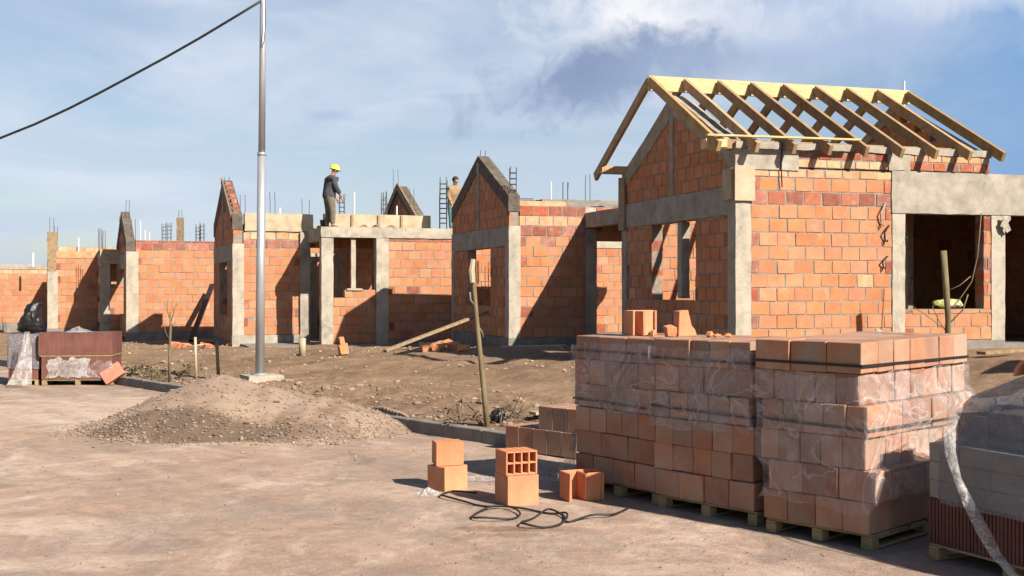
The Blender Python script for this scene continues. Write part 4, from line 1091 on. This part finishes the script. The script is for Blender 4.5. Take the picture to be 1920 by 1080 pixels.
qd = ground(1045, 776); plank('plank', qd+Vector((-.35, -.2, .03)), qd+Vector((.6, .3, .08)), .2, .04, 'board', 'pale board lying in the verge behind the low stack of blocks')
rb = random.Random(12)
for i in range(11):
    px, py = rb.uniform(785, 868), rb.uniform(650, 661); q = ground(px, py)
    mb = MB(); w = rb.uniform(.10, .2); mb.box(-w, w, -.11, .11, 0, rb.uniform(.12, .2), 0, .03)
    place(mb, 'broken_brick', 'loose_brick', q+Vector((0, 0, .01)), rb.uniform(0, 180), 'broken orange brick in the heap beside the leaning pale plank', group='broken bricks by the leaning plank', tilt=(rb.uniform(-20, 20), rb.uniform(-20, 20)), bevel=.006)
q = ground(645, 664)
mb = MB(); mb.box(-.10, .10, -.09, .09, 0, .24, 0, .02); mb.box(-.06, .07, -.05, .06, .24, .40, 0, .02)
place(mb, 'broken_brick', 'loose_brick', q, 25, 'small upright orange brick piece in front of the porch column', tilt=(0, -12), bevel=.008)
for i in range(7):
    px, py = rb.uniform(330, 440), rb.uniform(648, 660); q = ground(px, py); mb = MB(); w = rb.uniform(.08, .16); mb.box(-w, w, -.1, .1, 0, .12, 0, .03)
    place(mb, 'broken_brick', 'loose_brick', q, rb.uniform(0, 180), 'broken brick lying among the pegs in front of the ragged topped house', group='broken bricks by the pegs', tilt=(rb.uniform(-15, 15), rb.uniform(-15, 15)), bevel=.006)
# weeds
def weed(p, h, n, sd, label, mats=('leaf', 'twig')):
    rw = random.Random(sd); mb = MB()
    for i in range(n):
        a = rw.uniform(0, 6.28); rad = rw.uniform(.02, .22); hh = h*rw.uniform(.4, 1)
        b = Vector((rw.uniform(-.06, .06), rw.uniform(-.06, .06), -.02)); m_ = Vector((math.cos(a)*rad*.5, math.sin(a)*rad*.5, hh*.7)); t_ = Vector((math.cos(a)*rad, math.sin(a)*rad, hh))
        mb.tube([b, m_, t_], [.006, .005, .002], 4, 1, cap=False)
        for k in range(4):
            q = m_.lerp(t_, k/3); d = Vector((rw.uniform(-1, 1), rw.uniform(-1, 1), rw.uniform(-.2, .8))).normalized()*.07; sd_ = d.cross(Vector((0, 0, 1))).normalized()*.02
            mb.add([q, q+d*.5+sd_, q+d, q+d*.5-sd_], [(0, 1, 2, 3)], 0)
    o = mb.build('weed', list(mats)); o.location = p; return tag(o, label, 'weed', 'weeds along the left verge')
for i, (px, py) in enumerate(((250, 706), (268, 705), (283, 708), (300, 710), (340, 706), (356, 700))):
    q = ground(px, py); weed(Vector((q.x, q.y, zg(q.x, q.y))), rb.uniform(.16, .28), 12, i, 'low green weed growing behind the left kerb near the bare sapling')
def twigs(p, n, sd, label, spread=.5, h=.25):
    rw = random.Random(sd); mb = MB()
    for i in range(n):
        a = Vector((rw.uniform(-spread, spread), rw.uniform(-.25, .25), rw.uniform(0, .06))); d = Vector((rw.uniform(-1, 1), rw.uniform(-.6, .6), rw.uniform(0, .9)))*rw.uniform(.1, h*1.6)
        mb.tube([a, a+d*.5+Vector((0, 0, .02)), a+d], [.012, .009, .004], 5)
    o = mb.build('brushwood', 'twig'); o.location = p; return tag(o, label, 'brushwood')
q = ground(905, 792); twigs(Vector((q.x, q.y, zg(q.x, q.y))), 60, 4, 'tangle of dry roots and twigs at the foot of the bent stake', .6, .3)
q = ground(1160, 630); twigs(at(1155, 626, 13.2)+Vector((0, 0, -.05)), 0, 6, 'dry twigs showing above the left pallet') if False else None
# dark bag half buried by the stake
bm = bmesh.new(); bmesh.ops.create_icosphere(bm, subdivisions=3, radius=1)
for v in bm.verts: c = v.co.copy(); v.co = Vector((c.x*.10, c.y*.09, c.z*.11))+noise.noise_vector(c*2.3)*.05
me = bpy.data.meshes.new('bag'); bm.to_mesh(me); bm.free(); me.materials.append(M['black']); me.polygons.foreach_set('use_smooth', [True]*len(me.polygons))
o = bpy.data.objects.new('black_bag', me); COL.objects.link(o); q = ground(935, 792); o.location = (q.x, q.y, zg(q.x, q.y)+.08); tag(o, 'small crumpled black bag beside the foot of the bent stake', 'bag')

# tree stub and clutter in front of the window of house A
Yw = 18.5
stick('young_tree', [Vector((at(1775, 640, Yw).x, Yw, zg(at(1775, 640, Yw).x, Yw)-.1)), at(1778, 600, Yw), at(1774, 540, Yw), at(1769, 470, Yw)], [.05, .048, .052, .052],
      'cut off young tree trunk with bare shoots before the window of the rafter roofed house', 'tree',
      extra=[([at(1777, 585, Yw), at(1800, 560, Yw), at(1822, 528, Yw), at(1833, 480, Yw), at(1840, 400, Yw)], .009), ([at(1777, 545, Yw), at(1800, 535, Yw), at(1820, 518, Yw)], .007),
             ([at(1776, 625, Yw), at(1760, 600, Yw), at(1748, 575, Yw)], .008), ([at(1776, 620, Yw), at(1735, 590, Yw), at(1712, 575, Yw)], .007), ([at(1777, 610, Yw), at(1806, 580, Yw), at(1815, 552, Yw)], .010)])
bm = bmesh.new(); bmesh.ops.create_icosphere(bm, subdivisions=3, radius=1)
for v in bm.verts: c = v.co.copy(); v.co = Vector((c.x*.30, c.y*.10, .085+c.z*.08))+noise.noise_vector(c*2.6)*.05
me = bpy.data.meshes.new('yellow_bag'); bm.to_mesh(me); bm.free(); me.materials.append(M['bag_yellow']); me.polygons.foreach_set('use_smooth', [True]*len(me.polygons))
o = bpy.data.objects.new('yellow_bag', me); COL.objects.link(o); Am = wm(A); o.location = Am @ Vector((4.55, .12, .735)); o.rotation_euler = (0, 0, R(17)); tag(o, 'crumpled yellow and white bag lying on the window sill', 'bag')
mb = MB(); vs = []
for i in range(7):
    for k in range(5): vs.append((.16*(i/6-.4)+.03*math.sin(k*1.9), -.03-.05*abs(math.sin(i*1.3+k)), -.30*k/4*(1-.4*abs(i/6-.5))))
mb.add(vs, [(i*5+k, (i+1)*5+k, (i+1)*5+k+1, i*5+k+1) for i in range(6) for k in range(4)])
o = mb.build('hanging_rag', 'concrete_pale', smooth=True); o.location = Am @ Vector((5.68, -.05, 2.52)); o.rotation_euler = (0, 0, R(17)); tag(o, 'pale rag hanging at the top of the column right of the window', 'rag')

# hose on the road
def spline(pts, n=8):
    out = []
    P = [pts[0]]+list(pts)+[pts[-1]]
    for i in range(1, len(P)-2):
        for k in range(n):
            t = k/n; a, b, c, d = P[i-1], P[i], P[i+1], P[i+2]
            out.append(.5*((2*b)+(-a+c)*t+(2*a-5*b+4*c-d)*t*t+(-a+3*b-3*c+d)*t**3))
    return out+[P[-2]]
hp = [(1182, 958), (1150, 972), (1105, 975), (1140, 958), (1095, 972), (1065, 983), (1000, 988), (980, 975), (1010, 962), (1035, 957), (1000, 975), (970, 978), (940, 990), (935, 985), (985, 978), (1060, 975), (1062, 968), (1028, 963), (985, 983), (950, 993), (985, 992), (1040, 990), (1058, 980)]
hp = [(1180, 955), (1150, 970), (1110, 974), (1065, 982), (1056, 972), (1028, 963), (1000, 975), (978, 985), (985, 991), (1020, 992), (1055, 986), (1062, 970), (1030, 966), (975, 958), (925, 957), (890, 968), (888, 976), (910, 979), (960, 976), (975, 968), (955, 958), (905, 952), (865, 944), (832, 937), (827, 931), (850, 926), (893, 932)]
pts = []
for i, (px, py) in enumerate(hp):
    q = road(px, py); q.z = .016+.012*(i % 3); pts.append(q)
mb = MB(); mb.tube(spline(pts, 8), .0095, 8); tag(recenter(mb.build('hose', 'rubber', smooth=True)), 'black hose lying in loose loops on the road before the clay blocks', 'hose')
mb = MB(); vs = []
rw = random.Random(5)
for i in range(12):
    for k in range(8):
        x, y = .26*(i/11-.5), .2*(k/7-.5); d = math.hypot(x/.13, y/.1); vs.append((x, y, max(.006, .085*(1-d)+.04*noise.noise((x*22, y*22, 1)))))
mb.add(vs, [(i*8+k, (i+1)*8+k, (i+1)*8+k+1, i*8+k+1) for i in range(11) for k in range(7)])
o = mb.build('plastic_scrap', 'film_white'); o.location = road(806, 928); tag(o, 'crumpled scrap of clear plastic beside the left pair of clay blocks', 'plastic scrap')
mb = MB(); mb.add([(v[0]*1.6, v[1]*1.6, v[2]*.5) for v in vs], [(i*8+k, (i+1)*8+k, (i+1)*8+k+1, i*8+k+1) for i in range(11) for k in range(7)])
o = mb.build('plastic_scrap', 'film_white'); o.location = road(895, 898); tag(o, 'flat scrap of clear plastic in the shadow between the clay block piles', 'plastic scrap')

# ------------------------------------------------------------------ workers
def skin(name, chains, mat, parent, sub=2):
    """chains: lists of (x,y,z,rx,ry) joined where points coincide"""
    bm = bmesh.new(); lay = bm.verts.layers.skin.verify(); seen = {}
    first = True
    for ch in chains:
        prev = None
        for (x, y, z, rx, ry) in ch:
            k = (round(x, 3), round(y, 3), round(z, 3))
            if k not in seen:
                v = bm.verts.new((x, y, z)); v[lay].radius = (rx, ry); v[lay].use_root = first; first = False; seen[k] = v
            v = seen[k]
            if prev is not None and bm.edges.get((prev, v)) is None: bm.edges.new((prev, v))
            prev = v
    me = bpy.data.meshes.new(name); bm.to_mesh(me); bm.free(); me.materials.append(M[mat])
    o = bpy.data.objects.new(name, me); COL.objects.link(o); o.parent = parent
    o.modifiers.new('skin', 'SKIN').use_smooth_shade = True
    sb = o.modifiers.new('sub', 'SUBSURF'); sb.levels = sub; sb.render_levels = sub
    return o
def worker(loc, yaw, label, top, legs, helmet=True):
    """faces local +x; looks down; arms hang forward holding nothing"""
    o = empty('person', loc, R(yaw), label, 'person')
    pel = (0, 0, .92, .13, .15); wst = (.01, 0, 1.08, .12, .14); chs = (.05, 0, 1.28, .13, .17); upc = (.07, 0, 1.41, .10, .15); nk = (.10, 0, 1.49, .055, .055)
    hd = [(.125, 0, 1.54, .065, .065), (.15, 0, 1.62, .085, .08), (.155, 0, 1.70, .08, .075)]
    nose = [(.15, 0, 1.62, .085, .08), (.245, 0, 1.605, .016, .016)]
    def arm(s, off=0): 
        a = [upc, (.07, .19*s, 1.42, .06, .06), (.10, .23*s, 1.16, .045, .048), (.22+off, .20*s, .93, .034, .036), (.25+off, .19*s, .87, .026, .032), (.27+off, .19*s, .82, .022, .035)]
        hnd = []
        base = a[-1]
        for f, (dy, ln) in enumerate(((-.030, .055), (-.010, .066), (.010, .070), (.028, .058))):
            hnd.append([base, (base[0]+.012, base[1]+dy, base[2]-.03, .0095, .0095), (base[0]+.020, base[1]+dy*1.1, base[2]-.03-ln*.5, .009, .009), (base[0]+.010, base[1]+dy*1.1, base[2]-.03-ln, .008, .008)])
        hnd.append([a[-2], (a[-2][0]+.035, a[-2][1]-.02*s, a[-2][2]-.03, .010, .010), (a[-2][0]+.045, a[-2][1]-.022*s, a[-2][2]-.065, .009, .009)])
        return [a]+hnd
    def leg(s, dx):
        return [pel, (.0, .10*s, .86, .095, .10), (.03+dx*.5, .105*s, .50, .06, .062), (dx, .11*s, .12, .042, .045), (dx+.0, .11*s, .05, .045, .045), (dx+.14, .125*s, .035, .035, .04)]
    body = [[pel, wst, chs, upc, nk]+hd, nose]+arm(1)+arm(-1, .03)+[leg(1, -.03), leg(-1, .06)]
    skin('body', body, 'skin', o, 2)
    g_ = 1.30
    grow = lambda ch, k=g_, add=.016: [(x, y, z, rx*k+add, ry*k+add) for (x, y, z, rx, ry) in ch]
    jk = [grow([(0, 0, .82, .13, .155), (0, 0, .92, .13, .15), wst, chs, upc, (.085, 0, 1.455, .070, .075), (.10, 0, 1.50, .055, .055)])]
    for s, off in ((1, 0), (-1, .03)):
        a = arm(s, off)[0][:4]; a = [upc]+a[1:3]+[tuple(list(Vector(a[2][:3]).lerp(Vector(a[3][:3]), .9))+[.040, .042])]; jk.append(grow(a, 1.28, .014))
    jk[1][0] = jk[0][4]; jk[2][0] = jk[0][4]
    skin('jacket', jk, top, o, 2)
    pl_ = grow(leg(1, -.03)[:4], 1.22, .016); pr_ = grow(leg(-1, .06)[:4], 1.22, .016); pr_[0] = pl_[0]
    skin('trousers', [[(.005, 0, 1.02, .135, .16), pl_[0]], pl_, pr_], legs, o, 2)
    for s, dx in ((1, -.03), (-1, .06)): skin('boot', [[(dx, .11*s, .13, .055, .055), (dx, .11*s, .05, .06, .058), (dx+.15, .125*s, .04, .042, .05)]], 'boot', o, 2)
    for s in (1, -1):
        mb = MB(); mb.tube([(.15, .078*s, 1.61), (.14, .098*s, 1.61)], [.03, .022], 8); mb.build('ear', 'skin', o)
    if helmet:
        mb = MB(); n = 20; vs = []; prof = [(.0, 1.0), (.04, .99), (.08, .9), (.11, .72), (.13, .45), (.138, .12)]
        for (h, k) in prof:
            for j in range(n): a = 6.2832*j/n; vs.append((math.cos(a)*.128*k, math.sin(a)*.112*k, h))
        fs = [(i*n+j, i*n+(j+1) % n, (i+1)*n+(j+1) % n, (i+1)*n+j) for i in range(5) for j in range(n)]+[tuple(5*n+j for j in range(n))]
        mb.add(vs, fs)
        br = []
        for j in range(n):
            a = 6.2832*j/n; f = 1+.10*max(0, math.cos(a)); k2 = .055 if math.cos(a) > .2 else .012
            br += [(math.cos(a)*.128, math.sin(a)*.112, .004), (math.cos(a)*(.128+k2*f), math.sin(a)*(.112+.014), -.012)]
        mb.add(br, [(2*j, 2*j+1, 2*((j+1) % n)+1, 2*((j+1) % n)) for j in range(n)])
        hm = mb.build('helmet', 'helmet', o, smooth=True); hm.location = (.145, 0, 1.66); hm.rotation_euler = (0, R(16), 0)
    else:
        bm = bmesh.new(); bmesh.ops.create_uvsphere(bm, u_segments=16, v_segments=10, radius=.105)
        for v in list(bm.verts):
            if v.co.z < -.02 and v.co.x > -.03: bm.verts.remove(v)
        me = bpy.data.meshes.new('hair'); bm.to_mesh(me); bm.free(); me.materials.append(M['hair']); h = bpy.data.objects.new('hair', me); COL.objects.link(h); h.parent = o; h.location = (.14, 0, 1.68)
    return o
Cm = wm(C)
pw = Cm @ Vector((2.75, -1.1, 3.352)); k = at(617, 418, pw.y); pw.x = k.x
w1 = worker(pw, 24, 'worker in dark jacket and yellow helmet standing on the porch roof looking down', 'jacket', 'trousers')
w1.scale = (1.2, 1.2, 1.11)
q = at(850, 425, 37.4)
w2 = worker(Vector((q.x, q.y, (Cm @ Vector((6, 1, 3.315))).z)), -60, 'worker in tan jacket and teal trousers half hidden behind the capped gable', 'tan_cloth', 'teal_cloth', False)
# slab the second worker stands on belongs to house C
o = cast(C, 'roof_slab', 5.0, 7.3, .45, 2.6, 3.15, 3.315)
# small bucket by the worker
mb = MB(); n = 14; bk = Cm @ Vector((2.52, -.6, 3.352))
mb.tube([(0, 0, 0), (0, 0, .30)], [.12, .15], n); o = mb.build('bucket', 'rubber'); o.location = bk; tag(o, 'dark bucket on the porch roof behind the worker with the yellow helmet', 'bucket')
for i, (l, a) in enumerate(((3.5, 35), (3.85, -20), (4.3, 15))):
    mb = MB(); mb.tube([(-.14, 0, .03), (-.05, .02, .10), (.05, 0, .12), (.15, 0, .04)], .035, 7)
    o = mb.build('timber_offcut', 'timber_old'); o.location = Cm @ Vector((l, -1.3, 3.352)); o.rotation_euler = (0, 0, R(a)); tag(o, 'bent timber offcut lying on the porch roof in front of the boards', 'offcut', 'offcuts on the porch roof')

# ------------------------------------------------------------------ light and sky
EL = R(35.5); hx, hy = .69, -.724
L = Vector((hx*math.cos(EL), hy*math.cos(EL), math.sin(EL))).normalized()
sd = bpy.data.lights.new('sun', 'SUN'); so = bpy.data.objects.new('sun', sd); COL.objects.link(so)
sd.energy = 5.0; sd.angle = R(.55); sd.color = (1.0, .90, .76)
so.rotation_euler = L.to_track_quat('Z', 'Y').to_euler(); so.location = (30, -30, 40)
world = bpy.data.worlds.new('World'); scene.world = world; world.use_nodes = True
nt = NT(world); bg = nt.n['Background']
sky = nt.new('ShaderNodeTexSky'); sky.sky_type = 'NISHITA'; sky.sun_disc = False
sky.sun_elevation = EL; sky.sun_rotation = math.atan2(hx, hy); sky.air_density = 1.0; sky.dust_density = .8; sky.ozone_density = 1.6
gco = coords(nt, 'Generated')
sep = nt.new('ShaderNodeSeparateXYZ'); nt.link(gco, sep.inputs[0])
den = nt.math('MAXIMUM', nt.math('ADD', sep.outputs[2], .10), .02)
cp = nt.new('ShaderNodeCombineXYZ'); nt.link(nt.math('DIVIDE', sep.outputs[0], den), cp.inputs[0]); nt.link(nt.math('DIVIDE', sep.outputs[1], den), cp.inputs[1])
def blob(ax, az, rx, rz, warp, soft, rot=0.0):    # a cloud bank around one direction of the sky (azimuth, height as tangents)
    yy = nt.math('MAXIMUM', sep.outputs[1], .05)
    u = nt.math('DIVIDE', sep.outputs[0], yy); v = nt.math('DIVIDE', sep.outputs[2], yy)
    u0, v0 = nt.math('SUBTRACT', u, ax), nt.math('SUBTRACT', v, az); cr_, sr_ = math.cos(R(rot)), math.sin(R(rot))
    du = nt.math('DIVIDE', nt.math('ADD', nt.math('MULTIPLY', u0, cr_), nt.math('MULTIPLY', v0, sr_)), rx)
    dv = nt.math('DIVIDE', nt.math('SUBTRACT', nt.math('MULTIPLY', v0, cr_), nt.math('MULTIPLY', u0, sr_)), rz)
    d = nt.math('SQRT', nt.math('ADD', nt.math('MULTIPLY', du, du), nt.math('MULTIPLY', dv, dv)))
    front = nt.math('GREATER_THAN', sep.outputs[1], .05)
    d = nt.math('ADD', d, nt.math('MULTIPLY', nt.math('SUBTRACT', warp, .5), 2.0))
    return nt.math('MULTIPLY', nt.ramp(d, [(1-soft if soft < 1 else 0.0, 1.0), (1.0, 0.0)]), front)
warp = nt.noise(gco, 15, 9, .62, .5); warp2 = nt.noise(gco, 26, 9, .62, .4)
base = nt.new('ShaderNodeVectorMath', operation='SCALE'); nt.link(sky.outputs[0], base.inputs[0]); base.inputs['Scale'].default_value = .05
c = base.outputs[0]
clear = nt.new('ShaderNodeMapRange', i_1=.20, i_2=.40, i_3=.0, i_4=.9); clear.interpolation_type = 'SMOOTHSTEP'; nt.link(sep.outputs[0], clear.inputs[0])
wisp = nt.ramp(nt.noise(cp.outputs[0], .55, 9, .6, .8), [(.32, .18), (.66, 1.0)])
# thin veil: thicker to the left, thinning to the right of the view
side = nt.new('ShaderNodeMapRange', i_1=.40, i_2=.10, i_3=.12, i_4=1.0); nt.link(sep.outputs[0], side.inputs[0])
veil = nt.math('MULTIPLY', wisp, side.outputs[0])
low = nt.ramp(sep.outputs[2], [(.28, 1.0), (.50, .05)])
ahead = nt.new('ShaderNodeMapRange', i_1=.35, i_2=.85, i_3=.0, i_4=1.0); nt.link(sep.outputs[1], ahead.inputs[0])
veil = nt.math('MULTIPLY', nt.math('MULTIPLY', veil, low), ahead.outputs[0])
c = nt.mix(nt.math('MULTIPLY', nt.math('MULTIPLY', clear.outputs[0], low), ahead.outputs[0]), c, (.095, .18, .32))
c = nt.mix(nt.math('MULTIPLY', veil, 1.0), c, (.265, .305, .375))
hv = nt.new('ShaderNodeMapping'); hv.inputs['Scale'].default_value = (1, 1, 3.2); hv.inputs['Location'].default_value = (2.2, .4, .9); hv.inputs['Rotation'].default_value = (0, R(14), 0); nt.link(gco, hv.inputs[0])
c = nt.mix(nt.math('MULTIPLY', nt.math('MULTIPLY', nt.ramp(nt.noise(hv.outputs[0], 4.5, 8, .58, .7), [(.46, 0.0), (.68, .85)]), veil), low), c, (.345, .375, .425))
c = nt.mix(nt.math('MULTIPLY', blob(.27, .245, .32, .075, warp, .9), .9), c, (.235, .28, .37))       # grey bank spreading right
c = nt.mix(nt.math('MULTIPLY', blob(.38, .25, .12, .03, warp, .9), .8), c, (.34, .36, .42))
c = nt.mix(nt.math('MULTIPLY', blob(.30, .205, .16, .02, warp, .9, 6), .55), c, (.19, .24, .34))
c = nt.mix(nt.math('MULTIPLY', blob(.120, .228, .12, .060, warp2, .8), .97), c, (.42, .425, .44))     # bright sunlit puff
c = nt.mix(nt.math('MULTIPLY', blob(.200, .222, .09, .028, warp2, .9), .7), c, (.33, .35, .40))
c = nt.mix(nt.math('MULTIPLY', blob(.088, .187, .150, .038, warp2, .62, 13), 1.0), c, (.145, .186, .272))       # dark underside
c = nt.mix(nt.math('MULTIPLY', blob(.066, .188, .075, .026, warp2, .9, 20), .85), c, (.118, .152, .238))
c = nt.mix(nt.math('MULTIPLY', blob(.165, .196, .10, .022, warp2, .9, 4), .8), c, (.17, .215, .30))
c = nt.mix(nt.math('MULTIPLY', blob(-.155, .147, .030, .007, warp2, .9), .6), c, (.19, .235, .34))
c = nt.mix(nt.math('MULTIPLY', blob(-.052, .163, .022, .005, warp2, .9), .6), c, (.19, .235, .34))
nt.link(c, bg.inputs['Color']); bg.inputs['Strength'].default_value = 1.0
vs_ = scene.view_settings; vs_.view_transform = 'Standard'; vs_.look = 'None'; vs_.gamma = 1; vs_.exposure = 1.15
scene.render.engine = 'CYCLES'
scene.cycles.use_denoising = True
scene.cycles.max_bounces = 6; scene.cycles.transparent_max_bounces = 12
